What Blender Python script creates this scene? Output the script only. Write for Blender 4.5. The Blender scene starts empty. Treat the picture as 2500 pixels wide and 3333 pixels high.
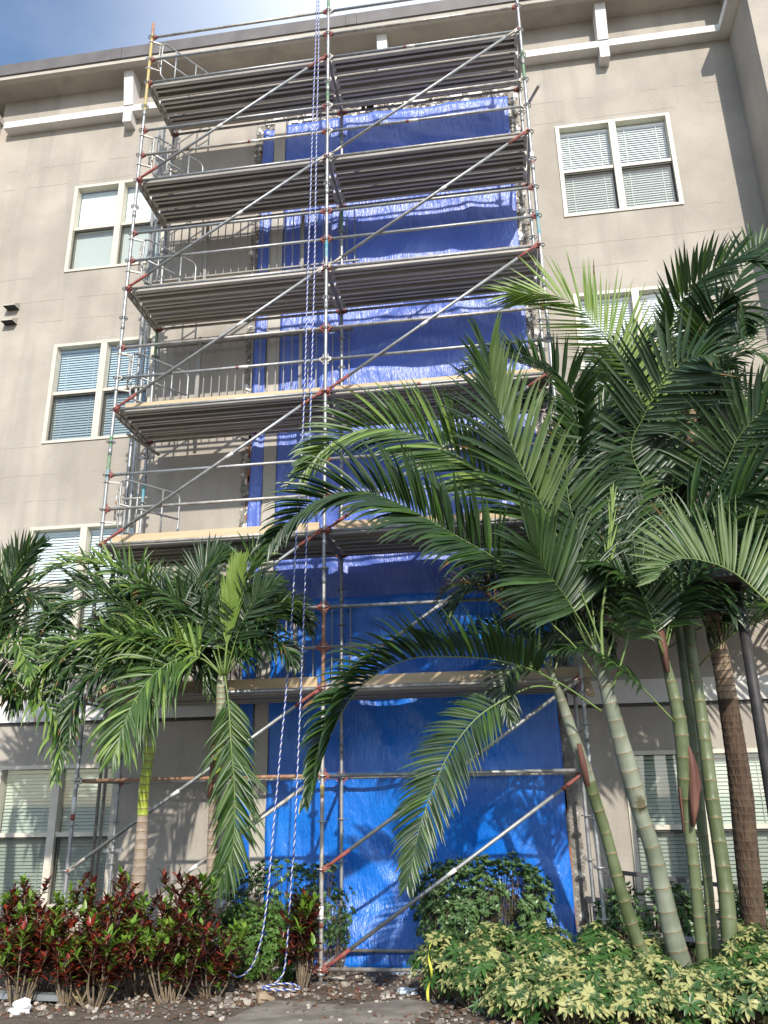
import bpy, math, random
from mathutils import Vector, Matrix
random.seed(7)
S = bpy.context.scene
R = math.radians
# ---------------------------------------------------------------- camera
CAM = Vector((2.18620404, -9.81122990, 1.74954172))
yaw, pit, rol, FOC = -0.142293038, 0.335498189, -0.0175198091, 2663.91706
fw = Vector((math.sin(yaw)*math.cos(pit), math.cos(yaw)*math.cos(pit), math.sin(pit)))
rt = Vector((math.cos(yaw), -math.sin(yaw), 0))
up = rt.cross(fw)
r2 = rt*math.cos(rol) + up*math.sin(rol)
u2 = up*math.cos(rol) - rt*math.sin(rol)
cd = bpy.data.cameras.new('camera'); cam = bpy.data.objects.new('camera', cd)
S.collection.objects.link(cam); S.camera = cam
cam.matrix_world = Matrix(((r2.x, u2.x, -fw.x, CAM.x), (r2.y, u2.y, -fw.y, CAM.y), (r2.z, u2.z, -fw.z, CAM.z), (0, 0, 0, 1)))
cd.sensor_fit = 'VERTICAL'; cd.sensor_height = 24; cd.lens = FOC/3333*24
cd.clip_start = 0.05; cd.clip_end = 3000
# ---------------------------------------------------------------- light
sund = Vector((0.31, -1, 0.68)).normalized()
elev = math.asin(sund.z); azi = math.atan2(sund.x, sund.y)
W = bpy.data.worlds.new('World'); S.world = W; W.use_nodes = True
nt = W.node_tree; nt.nodes.clear(); N = nt.nodes.new; LK = nt.links.new
out = N('ShaderNodeOutputWorld'); bg = N('ShaderNodeBackground'); sky = N('ShaderNodeTexSky')
sky.sky_type = 'NISHITA'; sky.sun_disc = False; sky.sun_elevation = elev; sky.sun_rotation = azi
sky.air_density = 1.15; sky.dust_density = 0.5; sky.ozone_density = 3.2
tc = N('ShaderNodeTexCoord'); nz = N('ShaderNodeTexNoise'); nz.inputs['Scale'].default_value = 2.3
nz.inputs['Detail'].default_value = 7; nz.inputs['Roughness'].default_value = 0.55
mp = N('ShaderNodeMapping'); mp.inputs['Scale'].default_value = (1, 1, 2.2); mp.inputs['Location'].default_value = (0.55, 0.1, 0.35)
cr = N('ShaderNodeValToRGB'); cr.color_ramp.elements[0].position = 0.53; cr.color_ramp.elements[1].position = 0.80
mx = N('ShaderNodeMix'); mx.data_type = 'RGBA'; mx.inputs['B'].default_value = (7.0, 7.5, 8.4, 1)
LK(tc.outputs['Generated'], mp.inputs['Vector']); LK(mp.outputs[0], nz.inputs['Vector']); LK(nz.outputs['Fac'], cr.inputs[0])
sx = N('ShaderNodeSeparateXYZ'); mr = N('ShaderNodeMapRange'); mr.inputs['From Min'].default_value = -0.46; mr.inputs['From Max'].default_value = -0.10; mr.inputs['To Min'].default_value = 0.0; mr.inputs['To Max'].default_value = 0.62
mr.interpolation_type = 'SMOOTHSTEP'; ml = N('ShaderNodeMath'); ml.operation = 'MULTIPLY_ADD'; ml.use_clamp = True
LK(tc.outputs['Generated'], sx.inputs[0]); LK(sx.outputs['X'], mr.inputs[0]); LK(cr.outputs[0], ml.inputs[0]); ml.inputs[1].default_value = 0.14; LK(mr.outputs[0], ml.inputs[2])
LK(ml.outputs[0], mx.inputs['Factor']); LK(sky.outputs[0], mx.inputs['A']); LK(mx.outputs['Result'], bg.inputs['Color'])
bg.inputs['Strength'].default_value = 0.145; LK(bg.outputs[0], out.inputs[0])
ld = bpy.data.lights.new('sun', 'SUN'); ld.energy = 3.6; ld.angle = R(0.8); ld.color = (1, 0.93, 0.82)
lo = bpy.data.objects.new('sun', ld); S.collection.objects.link(lo)
lo.rotation_euler = (-sund).to_track_quat('-Z', 'Y').to_euler(); lo.location = sund*40
S.view_settings.view_transform = 'Standard'; S.view_settings.look = 'None'; S.view_settings.gamma = 1
S.view_settings.exposure = 0.58
S.render.engine = 'CYCLES'

# ---------------------------------------------------------------- pixel ray to a real point at depth Y
def P(u, v, Y):
    d = r2*((u-1250)/FOC) + u2*((1666.5-v)/FOC) + fw
    return CAM + d*((Y-CAM.y)/d.y)
def groundz(y):
    return max(-0.24, min(0.12, -0.13 - 0.05*(y+0.3)))

# ---------------------------------------------------------------- materials
MATS = {}
def mat(name, col, rough=0.6, col2=None, nscale=4, nlo=0.35, nhi=0.65, bump=0, bscale=40, metal=0, stretch=None,
        transl=0, spec=0.5, col3=None, n3=0.7, aspect='Object', coat=0, bdist=0.01, alpha=None, detail=5):
    m = bpy.data.materials.new(name); m.use_nodes = True; t = m.node_tree; b = t.nodes['Principled BSDF']
    b.inputs['Roughness'].default_value = rough; b.inputs['Metallic'].default_value = metal
    b.inputs['Specular IOR Level'].default_value = spec
    b.inputs['Base Color'].default_value = (*col, 1)
    c = t.nodes.new('ShaderNodeTexCoord'); mp = t.nodes.new('ShaderNodeMapping')
    if stretch: mp.inputs['Scale'].default_value = stretch
    t.links.new(c.outputs[aspect], mp.inputs[0])
    last = None
    if col2:
        n = t.nodes.new('ShaderNodeTexNoise'); n.inputs['Scale'].default_value = nscale; n.inputs['Detail'].default_value = detail
        r = t.nodes.new('ShaderNodeValToRGB'); r.color_ramp.elements[0].position = nlo; r.color_ramp.elements[1].position = nhi
        r.color_ramp.elements[0].color = (*col, 1); r.color_ramp.elements[1].color = (*col2, 1)
        if col3:
            e = r.color_ramp.elements.new(n3); e.color = (*col3, 1)
        t.links.new(mp.outputs[0], n.inputs['Vector']); t.links.new(n.outputs['Fac'], r.inputs[0])
        t.links.new(r.outputs[0], b.inputs['Base Color']); last = r
    if bump:
        n = t.nodes.new('ShaderNodeTexNoise'); n.inputs['Scale'].default_value = bscale; n.inputs['Detail'].default_value = 6
        bp = t.nodes.new('ShaderNodeBump'); bp.inputs['Strength'].default_value = bump; bp.inputs['Distance'].default_value = bdist
        t.links.new(mp.outputs[0], n.inputs['Vector']); t.links.new(n.outputs['Fac'], bp.inputs['Height']); t.links.new(bp.outputs[0], b.inputs['Normal'])
    if transl:
        tr = t.nodes.new('ShaderNodeBsdfTranslucent'); ms = t.nodes.new('ShaderNodeMixShader'); ms.inputs[0].default_value = transl
        o = t.nodes['Material Output']
        if last: t.links.new(last.outputs[0], tr.inputs['Color'])
        else: tr.inputs['Color'].default_value = (*col, 1)
        t.links.new(b.outputs[0], ms.inputs[1]); t.links.new(tr.outputs[0], ms.inputs[2]); t.links.new(ms.outputs[0], o.inputs['Surface'])
    if coat: b.inputs['Coat Weight'].default_value = coat
    MATS[name] = m
    return m
def stucco(name, c1, c2, c3, bs=55, bst=0.3):
    m = bpy.data.materials.new(name); m.use_nodes = True; t = m.node_tree; b = t.nodes['Principled BSDF']; b.inputs['Roughness'].default_value = 0.92
    b.inputs['Specular IOR Level'].default_value = 0.2
    c = t.nodes.new('ShaderNodeTexCoord')
    def noise(sc, stretch=(1, 1, 1), det=6):
        mp = t.nodes.new('ShaderNodeMapping'); mp.inputs['Scale'].default_value = stretch
        n = t.nodes.new('ShaderNodeTexNoise'); n.inputs['Scale'].default_value = sc; n.inputs['Detail'].default_value = det
        t.links.new(c.outputs['Object'], mp.inputs[0]); t.links.new(mp.outputs[0], n.inputs['Vector']); return n
    a = noise(1.1); s = noise(1.7, (1.6, 1.6, 0.12), 4); f = noise(28, (1, 1, 1), 4)
    r = t.nodes.new('ShaderNodeValToRGB'); e = r.color_ramp.elements; e[0].position = 0.36; e[0].color = (*c1, 1); e[1].position = 0.66; e[1].color = (*c2, 1)
    t.links.new(a.outputs['Fac'], r.inputs[0])
    x = t.nodes.new('ShaderNodeMix'); x.data_type = 'RGBA'; x.blend_type = 'MIX'; x.inputs['B'].default_value = (*c3, 1)
    r2_ = t.nodes.new('ShaderNodeMapRange'); r2_.inputs['From Min'].default_value = 0.5; r2_.inputs['From Max'].default_value = 0.72; r2_.inputs['To Max'].default_value = 0.6
    t.links.new(s.outputs['Fac'], r2_.inputs[0]); t.links.new(r2_.outputs[0], x.inputs['Factor']); t.links.new(r.outputs[0], x.inputs['A'])
    y = t.nodes.new('ShaderNodeMix'); y.data_type = 'RGBA'; y.blend_type = 'OVERLAY'; y.inputs['Factor'].default_value = 0.13
    t.links.new(x.outputs['Result'], y.inputs['A']); t.links.new(f.outputs['Color'], y.inputs['B'])
    hs = t.nodes.new('ShaderNodeHueSaturation'); hs.inputs['Saturation'].default_value = 0.8; t.links.new(y.outputs['Result'], hs.inputs['Color'])
    t.links.new(hs.outputs[0], b.inputs['Base Color'])
    g = noise(bs, (1, 1, 1), 8); bp = t.nodes.new('ShaderNodeBump'); bp.inputs['Strength'].default_value = bst; bp.inputs['Distance'].default_value = 0.012
    t.links.new(g.outputs['Fac'], bp.inputs['Height']); t.links.new(bp.outputs[0], b.inputs['Normal'])
    MATS[name] = m; return m
STU = stucco('taupe_stucco', (.34, .303, .256), (.435, .39, .33), (.27, .245, .212))
WHI = stucco('white_trim', (.66, .645, .62), (.74, .725, .70), (.56, .54, .51), 90, 0.25)
PIL = stucco('beige_board', (.42, .385, .33), (.50, .46, .40), (.36, .33, .28), 90, 0.15)
JNT = mat('joint', (.41, .37, .315), .9)
FAS = mat('dark_fascia', (.115, .105, .105), .5, (.15, .14, .14), 3, spec=.4)
TRM = mat('window_trim', (.55, .51, .43), .55, (.61, .57, .49), 6)
BLI = mat('blind_slat', (.80, .84, .81), .5)
BLG = mat('blind_shaded', (.42, .47, .41), .55); BLB = mat('blind_sky_reflection', (.50, .60, .66), .5)  # ground floor blinds darkened for shade, blue ones carry a painted sky reflection
DRK = mat('dark_room', (.03, .032, .03), .9)
SCR = mat('screen_frame', (.05, .05, .045), .6)
STE = mat('galvanised_steel', (.27, .28, .285), .5, (.42, .43, .43), 14, .3, .7, metal=.6, bump=.15, bscale=60, col3=(.50, .48, .44), n3=.85)
STD = mat('weathered_steel', (.30, .27, .23), .55, (.48, .47, .45), 7, .35, .6, metal=.5, bump=.2, bscale=70, col3=(.25, .16, .10), n3=.78)
RST = mat('rusty_steel', (.27, .13, .07), .75, (.42, .27, .18), 12, .35, .7, metal=.2, bump=.3, bscale=60)
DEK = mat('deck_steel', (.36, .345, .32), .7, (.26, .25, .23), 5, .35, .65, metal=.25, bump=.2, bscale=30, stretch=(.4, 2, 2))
DEL = mat('deck_steel_lit', (.66, .63, .58), .7, (.50, .47, .43), 3.5, metal=.15, stretch=(.3, 3, 3), bump=.2)
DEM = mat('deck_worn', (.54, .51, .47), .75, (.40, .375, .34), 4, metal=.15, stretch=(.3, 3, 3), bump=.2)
RED = mat('red_coupler', (.25, .05, .042), .7, (.24, .11, .09), 20, .4, .7, col3=(.30, .22, .19), n3=.8)
YEL = mat('yellow_paint', (.50, .38, .10), .6, (.40, .35, .20), 20)
GRN = mat('green_paint', (.06, .22, .10), .6, (.20, .26, .18), 20)
TEA = mat('teal_paint', (.05, .28, .36), .6, (.25, .33, .34), 20)
LAB = mat('white_label', (.7, .7, .68), .6)
WOO = mat('plank_wood', (.46, .34, .21), .75, (.56, .44, .29), 3, .3, .7, stretch=(.35, 8, 8), bump=.15, bscale=20, col3=(.38, .25, .14), n3=.85)
BLK = mat('black_iron', (.03, .03, .03), .6)
RAI = mat('railing_bronze', (.27, .26, .24), .5, (.33, .31, .28), 5, metal=.4)
ALU = mat('aluminium', (.42, .45, .48), .4, metal=.6)
RUB = mat('broken_stucco', (.16, .145, .13), .95, (.30, .28, .25), 11, .35, .6, bump=1, bscale=30, bdist=.03, col3=(.68, .66, .62), n3=.66)
BRK = mat('bare_brick', (.24, .09, .05), .9, (.34, .16, .09), 20)
FOM = mat('white_foam', (.75, .74, .70), .8)
RWH = mat('rope_white', (.55, .54, .52), .8); RBL = mat('rope_blue', (.04, .09, .42), .8)
CON = mat('concrete_path', (.145, .122, .10), .9, (.27, .24, .20), 3.5, bump=.3, bscale=60, col3=(.10, .08, .06), n3=.75)
SOI = mat('soil', (.075, .055, .04), .95, (.14, .11, .082), 5, bump=.8, bscale=25, bdist=.03, col3=(.24, .20, .155), n3=.74)
ST1 = mat('pale_stone', (.50, .46, .40), .9, (.35, .31, .26), 9); ST2 = mat('mulch_chip', (.09, .05, .032), .9, (.17, .085, .05), 20); ST3 = mat('grey_crumb', (.15, .13, .11), .9, (.24, .21, .18), 9)
# leaves: own greens, plus a brighter mix standing in for sunlit highlights
LF = dict(
 dark=mat('leaf_dark', (.013, .034, .010), .34, (.028, .062, .018), 2.2, transl=.15, col3=(.05, .095, .024), n3=.8, spec=.5),
 mid=mat('leaf_mid', (.032, .078, .016), .37, (.055, .115, .026), 2.5, transl=.22, col3=(.10, .165, .035), n3=.8),
 grey=mat('leaf_grey', (.032, .065, .030), .36, (.055, .098, .045), 2.5, transl=.2),
 light=mat('leaf_light', (.16, .27, .045), .42, (.22, .33, .075), 3, transl=.35),
 lime=mat('leaf_lime', (.16, .27, .035), .42, (.25, .36, .07), 3, transl=.4),
 midl=mat('leaf_sunlit', (.036, .084, .016), .38, (.065, .13, .026), 2.5, transl=.25, col3=(.13, .20, .04), n3=.78),
 pale=mat('leaf_pale', (.075, .135, .04), .42, (.13, .20, .06), 3, transl=.3),
 dead=mat('leaf_dead', (.22, .09, .025), .7, (.10, .07, .02), 4, col3=(.06, .08, .02), n3=.62, transl=.2))
RAC = mat('rachis', (.10, .17, .035), .45, (.15, .21, .06), 3)
SHE = mat('schefflera_leaf', (.045, .095, .025), .4, (.40, .40, .16), 13, .47, .55, transl=.25, spec=.5, detail=2)
SHD = mat('schefflera_green', (.03, .09, .02), .36, (.06, .14, .03), 6, transl=.2)
CR1 = mat('croton_maroon', (.03, .012, .011), .36, (.075, .02, .016), 9, col3=(.05, .09, .02), n3=.8, transl=.12)
CR2 = mat('croton_red', (.30, .04, .02), .35, (.13, .025, .018), 12, transl=.2)
CR3 = mat('croton_green', (.11, .24, .025), .38, (.19, .30, .04), 7, transl=.3)
PIT = mat('hedge_leaf', (.065, .13, .045), .33, (.13, .22, .085), 9, transl=.2); PIB = mat('soft_hedge_leaf', (.08, .18, .035), .45, (.14, .26, .06), 9, transl=.3)
TWI = mat('twig', (.22, .17, .11), .9, (.12, .09, .06), 20)
BAM = mat('bamboo_stem', (.075, .10, .04), .45, (.135, .165, .085), 6, .35, .65, stretch=(1, 1, .35), bump=.1, bscale=15, col3=(.09, .10, .03), n3=.78)
BAW = mat('waxy_stem', (.13, .15, .10), .5, (.26, .28, .22), 4, stretch=(1, 1, .4), col3=(.12, .11, .06), n3=.70, bump=.2, bscale=20)
RNG = mat('ring_scar', (.27, .19, .10), .85, (.14, .10, .055), 26)
BRX = mat('trunk_ring', (.06, .04, .028), .95, (.10, .07, .045), 14)
BRT = mat('brown_trunk', (.20, .14, .09), .9, (.34, .26, .18), 9, stretch=(1, 1, .5), bump=.8, bscale=22, bdist=.03, col3=(.07, .045, .03), n3=.68)
BRD = mat('dark_fibre_trunk', (.045, .026, .018), .95, (.11, .07, .045), 16, stretch=(2, 2, .35), bump=1, bscale=26, bdist=.03, col3=(.04, .06, .025), n3=.66)
GRT = mat('grey_trunk', (.25, .19, .15), .85, (.34, .28, .22), 10, stretch=(1, 1, 2), bump=.3, bscale=25, col3=(.17, .15, .10), n3=.75)
LIM = mat('lime_shaft', (.34, .40, .05), .42, (.25, .34, .06), 4, col3=(.40, .40, .14), n3=.8)
GYS = mat('grey_shaft', (.20, .23, .14), .5, (.30, .31, .22), 9, col3=(.12, .11, .07), n3=.72)
HUS = mat('dry_husk', (.085, .03, .022), .75, (.17, .08, .055), 5, stretch=(3, 3, .5))
LMP = mat('lamp_bronze', (.016, .015, .015), .6, (.035, .03, .03), 8); 
LGL = mat('lamp_lens', (.10, .10, .095), .3)
CTP = mat('yellow_tape', (.45, .46, .05), .6)
PAP = mat('white_paper', (.75, .76, .80), .8); PLA = mat('plastic_sheet', (.55, .62, .70), .35)

def tarpmat(name, c1, c2, rough):
    m = bpy.data.materials.new(name); m.use_nodes = True; t = m.node_tree; b = t.nodes['Principled BSDF']
    b.inputs['Roughness'].default_value = rough; b.inputs['Specular IOR Level'].default_value = 0.8
    c = t.nodes.new('ShaderNodeTexCoord')
    def noise(sc, rot, st, det=5, dist=0.0):
        mp = t.nodes.new('ShaderNodeMapping'); mp.inputs['Rotation'].default_value = (0, rot, 0); mp.inputs['Scale'].default_value = st
        n = t.nodes.new('ShaderNodeTexNoise'); n.inputs['Scale'].default_value = sc; n.inputs['Detail'].default_value = det; n.inputs['Distortion'].default_value = dist
        t.links.new(c.outputs['Object'], mp.inputs[0]); t.links.new(mp.outputs[0], n.inputs['Vector']); return n
    a = noise(1.6, 0, (1, 1, 1)); r = t.nodes.new('ShaderNodeValToRGB'); r.color_ramp.elements[0].color = (*c1, 1); r.color_ramp.elements[1].color = (*c2, 1)
    r.color_ramp.elements[0].position = .35; r.color_ramp.elements[1].position = .7
    t.links.new(a.outputs['Fac'], r.inputs[0]); t.links.new(r.outputs[0], b.inputs['Base Color'])
    w1 = noise(5, 0.9, (2.4, 1, .6), 4, .8); w2 = noise(15, -0.8, (2.6, 1, .5), 5, .9); w3 = noise(1.8, 1.0, (2.0, 1, .7), 3, .6)
    ad = t.nodes.new('ShaderNodeMath'); ad.operation = 'MULTIPLY_ADD'; ad.inputs[1].default_value = .7
    ad2 = t.nodes.new('ShaderNodeMath'); ad2.operation = 'MULTIPLY_ADD'; ad2.inputs[1].default_value = 1.6
    t.links.new(w2.outputs['Fac'], ad.inputs[0]); t.links.new(w1.outputs['Fac'], ad.inputs[2])
    t.links.new(w3.outputs['Fac'], ad2.inputs[0]); t.links.new(ad.outputs[0], ad2.inputs[2])
    bp = t.nodes.new('ShaderNodeBump'); bp.inputs['Strength'].default_value = .5; bp.inputs['Distance'].default_value = .045
    t.links.new(ad2.outputs[0], bp.inputs['Height']); t.links.new(bp.outputs[0], b.inputs['Normal'])
    return m
TA1 = tarpmat('tarp_pale', (.075, .135, .50), (.105, .18, .58), .34)  # paler, less saturated blue for the upper tarps
TA2 = tarpmat('tarp_bright', (.002, .13, .60), (.006, .19, .74), .34)
gm = bpy.data.materials.new('window_glass'); gm.use_nodes = True; t = gm.node_tree
t.nodes.remove(t.nodes['Principled BSDF']); tr = t.nodes.new('ShaderNodeBsdfTransparent'); tr.inputs[0].default_value = (.92, .96, .95, 1)
gl = t.nodes.new('ShaderNodeBsdfGlossy'); gl.inputs['Roughness'].default_value = .03; fr = t.nodes.new('ShaderNodeFresnel'); fr.inputs[0].default_value = 2.3
ms = t.nodes.new('ShaderNodeMixShader'); ge = t.nodes.new('ShaderNodeNewGeometry'); mu = t.nodes.new('ShaderNodeMath'); mu.operation = 'SUBTRACT'; mu.use_clamp = True
t.links.new(fr.outputs[0], mu.inputs[0]); t.links.new(ge.outputs['Backfacing'], mu.inputs[1]); t.links.new(mu.outputs[0], ms.inputs[0]); t.links.new(tr.outputs[0], ms.inputs[1]); t.links.new(gl.outputs[0], ms.inputs[2])
t.links.new(ms.outputs[0], t.nodes['Material Output'].inputs['Surface'])
sm = bpy.data.materials.new('insect_screen'); sm.use_nodes = True; t = sm.node_tree
t.nodes['Principled BSDF'].inputs['Base Color'].default_value = (.05, .055, .05, 1); tr = t.nodes.new('ShaderNodeBsdfTransparent')
ms = t.nodes.new('ShaderNodeMixShader'); ms.inputs[0].default_value = .22; t.links.new(tr.outputs[0], ms.inputs[1]); t.links.new(t.nodes['Principled BSDF'].outputs[0], ms.inputs[2])
t.links.new(ms.outputs[0], t.nodes['Material Output'].inputs['Surface'])

# ---------------------------------------------------------------- mesh helper
class MB:
    def __init__(s): s.v = []; s.f = []; s.m = []; s.sm = []
    def quad(s, a, b, c, d, m=0, sm=False):
        i = len(s.v); s.v += [tuple(a), tuple(b), tuple(c), tuple(d)]; s.f.append((i, i+1, i+2, i+3)); s.m.append(m); s.sm.append(sm)
    def tri(s, a, b, c, m=0):
        i = len(s.v); s.v += [tuple(a), tuple(b), tuple(c)]; s.f.append((i, i+1, i+2)); s.m.append(m); s.sm.append(False)
    def box(s, x0, x1, y0, y1, z0, z1, m=0):
        i = len(s.v)
        s.v += [(x0, y0, z0), (x1, y0, z0), (x1, y1, z0), (x0, y1, z0), (x0, y0, z1), (x1, y0, z1), (x1, y1, z1), (x0, y1, z1)]
        for f in ((0, 3, 2, 1), (4, 5, 6, 7), (0, 1, 5, 4), (1, 2, 6, 5), (2, 3, 7, 6), (3, 0, 4, 7)):
            s.f.append(tuple(i+k for k in f)); s.m.append(m); s.sm.append(False)
    def bar(s, a, b, w, h, m=0):          # rectangular bar from a to b
        a = Vector(a); b = Vector(b); d = (b-a).normalized(); q = Vector((0, 0, 1)) if abs(d.z) < .9 else Vector((0, 1, 0))
        sx = d.cross(q).normalized()*w/2; sy = sx.normalized().cross(d)*h/2; i = len(s.v)
        for p in (a, b):
            for k in (-sx-sy, sx-sy, sx+sy, -sx+sy): s.v.append(tuple(p+k))
        for f in ((3, 2, 1, 0), (4, 5, 6, 7), (0, 1, 5, 4), (1, 2, 6, 5), (2, 3, 7, 6), (3, 0, 4, 7)):
            s.f.append(tuple(i+k for k in f)); s.m.append(m); s.sm.append(False)
    def tube(s, pts, rad, n=10, m=0, cap=True, closed=False):
        pts = [Vector(p) for p in pts]; k = len(pts)
        rad = rad if isinstance(rad, (list, tuple)) else [rad]*k
        mm = m if isinstance(m, (list, tuple)) else [m]*k
        base = len(s.v); prev = None
        for j, p in enumerate(pts):
            if closed: d = (pts[(j+1) % k]-pts[j-1])
            else: d = (pts[min(j+1, k-1)]-pts[max(j-1, 0)])
            d = d.normalized() if d.length > 1e-9 else Vector((0, 0, 1))
            if prev is None:
                q = Vector((1, 0, 0)) if abs(d.x) < .9 else Vector((0, 1, 0)); a = d.cross(q).normalized()
            else:
                a = (prev - d*prev.dot(d)); a = a.normalized() if a.length > 1e-6 else d.orthogonal().normalized()
            prev = a; b = d.cross(a)
            for i in range(n):
                t_ = 2*math.pi*i/n; s.v.append(tuple(p + (a*math.cos(t_)+b*math.sin(t_))*rad[j]))
        for j in range(k if closed else k-1):
            j2 = (j+1) % k
            for i in range(n):
                s.f.append((base+j*n+i, base+j*n+(i+1) % n, base+j2*n+(i+1) % n, base+j2*n+i)); s.m.append(mm[j]); s.sm.append(True)
        if cap and not closed:
            s.f.append(tuple(base+i for i in range(n))[::-1]); s.m.append(mm[0]); s.sm.append(False)
            s.f.append(tuple(base+(k-1)*n+i for i in range(n))); s.m.append(mm[-1]); s.sm.append(False)
    def grid(s, fn, nu, nv, m=0, sm=True):
        b = len(s.v)
        for j in range(nv+1):
            for i in range(nu+1): s.v.append(tuple(fn(i/nu, j/nv)))
        for j in range(nv):
            for i in range(nu):
                a = b+j*(nu+1)+i; s.f.append((a, a+1, a+nu+2, a+nu+1)); s.m.append(m); s.sm.append(sm)
    def build(s, name, mats, parent=None, loc=None):
        me = bpy.data.meshes.new(name)
        o_ = Vector(loc) if loc is not None else Vector((0, 0, 0))
        me.from_pydata([(v[0]-o_.x, v[1]-o_.y, v[2]-o_.z) for v in s.v] if loc is not None else s.v, [], s.f)
        if not isinstance(mats, (list, tuple)): mats = [mats]
        for q in mats: me.materials.append(q)
        me.polygons.foreach_set('material_index', s.m); me.polygons.foreach_set('use_smooth', s.sm); me.update()
        return link(name, me, parent, loc)
def link(name, me, parent=None, loc=None, rot=None):
    o = bpy.data.objects.new(name, me); S.collection.objects.link(o)
    if parent is not None: o.parent = parent
    if loc is not None: o.location = Vector(loc) - (wloc(parent) if parent is not None else Vector((0, 0, 0)))
    elif parent is not None: o.location = -wloc(parent)
    if rot is not None: o.rotation_euler = rot
    return o
WL = {}
def wloc(o):
    v = Vector(o.location)
    while o.parent is not None: o = o.parent; v = v + Vector(o.location)
    return v
def tag(o, label=None, cat=None, group=None, kind=None):
    if label: o['label'] = label
    if cat: o['category'] = cat
    if group: o['group'] = group
    if kind: o['kind'] = kind
    return o
def thing(name, loc, label, cat, group=None):
    o = bpy.data.objects.new(name, None); o.location = loc; o.empty_display_size = .2; S.collection.objects.link(o)
    return tag(o, label, cat, group)

from mathutils import noise as MN0
# ================================================================= GROUND
g = MB(); 
def gf(u, v):
    x = -60+120*u; y = -60+61.5*v
    return (x, y, groundz(y) if y > -40 else .12)
ys = [-400, -60, -30, -15, -8, -5]+[-3.5+.25*i for i in range(25)]+[3, 400]
xs = [-400, -60, -30, -15]+[-8+.25*i for i in range(73)]+[15, 30, 60, 400]
b0 = len(g.v)
rg = random.Random(3)
for y in ys:
    for x in xs: g.v.append((x, y, groundz(y)+(rg.uniform(-.011, .011) if abs(x) < 9 and y > -3 and y < 2.4 else 0)))
for j in range(len(ys)-1):
    for i in range(len(xs)-1):
        a = j*len(xs)+i; g.f.append((a, a+1, a+len(xs)+1, a+len(xs))); g.m.append(0); g.sm.append(True)
tag(g.build('ground', SOI), kind='structure')
pth = MB(); nx = 30
def pf(u, v):
    y = -14+13.15*v+(.10*math.sin(u*9)+.05*math.sin(u*31)+.03*math.sin(u*67))*(v > .97)
    x = -.35+1.65*u+.22*MN0.noise(Vector((y*1.3, u*2, 0)))+.06*MN0.noise(Vector((y*9, u, 5)))
    return (x, y, groundz(y)+.022+.012*math.sin(x*3+y*2)-.045*(abs(u-.5) > .47)-.045*(v > .985))
pth.grid(pf, 24, 40); tag(pth.build('path', CON), kind='structure')

# ================================================================= BUILDING
WY = 1.5
bl = thing('apartment_building', (0, WY, -.25), 'four storey taupe stucco apartment building with white trim band and overhanging eave', 'building')
cols = [(-5.04, -3.26), (3.63, 5.46)]
rows = [(.44, 2.24), (4.0, 5.83), (7.31, 9.11), (10.61, 12.43)]
holes = [(a, b, c, d) for (a, b) in cols for (c, d) in rows]
w = MB()
X = sorted({-6.78, 6.64}|{q for h in holes for q in h[:2]}); Z = sorted({-.6, 2.85, 3.16, 14.72}|{q for h in holes for q in h[2:]})
for i in range(len(X)-1):
    for j in range(len(Z)-1):
        cx = (X[i]+X[i+1])/2; cz = (Z[j]+Z[j+1])/2
        if any(h[0] < cx < h[1] and h[2] < cz < h[3] for h in holes): continue
        w.quad((X[i], WY, Z[j]), (X[i+1], WY, Z[j]), (X[i+1], WY, Z[j+1]), (X[i], WY, Z[j+1]))
for h in holes:
    a, b, c, d = h; D = WY+.14
    w.quad((a, WY, c), (a, WY, d), (a, D, d), (a, D, c)); w.quad((b, WY, d), (b, WY, c), (b, D, c), (b, D, d))
    w.quad((a, WY, d), (b, WY, d), (b, D, d), (a, D, d)); w.quad((b, WY, c), (a, WY, c), (a, D, c), (b, D, c))
    w.quad((a, WY+.5, c), (b, WY+.5, c), (b, WY+.5, d), (a, WY+.5, d), 1)
# joints
rj = random.Random(5)
def joint(a, b):
    a = Vector(a); b = Vector(b); n = max(2, int((b-a).length/.25)); pr = None
    for k in range(n+1):
        p = a.lerp(b, k/n)+Vector((rj.uniform(-.006, .006), 0, rj.uniform(-.006, .006)))
        if pr is not None and rj.random() > .22:
            th = rj.uniform(.002, .006)
            if abs((b-a).x) > abs((b-a).z): w.quad((pr.x, WY-.003, pr.z-th), (p.x, WY-.003, p.z-th), (p.x, WY-.003, p.z+th), (pr.x, WY-.003, pr.z+th), 2)
            else: w.quad((pr.x-th, WY-.003, pr.z), (pr.x+th, WY-.003, pr.z), (p.x+th, WY-.003, p.z), (p.x-th, WY-.003, p.z), 2)
        pr = p
for (x0, x1, xa, xb) in ((3.0, 6.63, 3.57, 5.52), (-6.77, -1.63, -5.1, -3.2)):
    for z in (13.0, 12.56, 10.05, 9.62, 6.75, 6.3):
        joint((x0, 0, z), (x1, 0, z))
    for zz in (10.56, 7.26): joint((x0, 0, zz), (xa, 0, zz)); joint((xb, 0, zz), (x1, 0, zz))
    for x in (xa, xb):
        joint((x, 0, 12.5), (x, 0, 13.86)); joint((x, 0, 9.2), (x, 0, 10.56)); joint((x, 0, 5.95), (x, 0, 7.2)); joint((x, 0, 3.2), (x, 0, 3.95)); joint((x, 0, 14.02), (x, 0, 14.7))
w.build('wall', [STU, DRK, JNT], bl)
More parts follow.
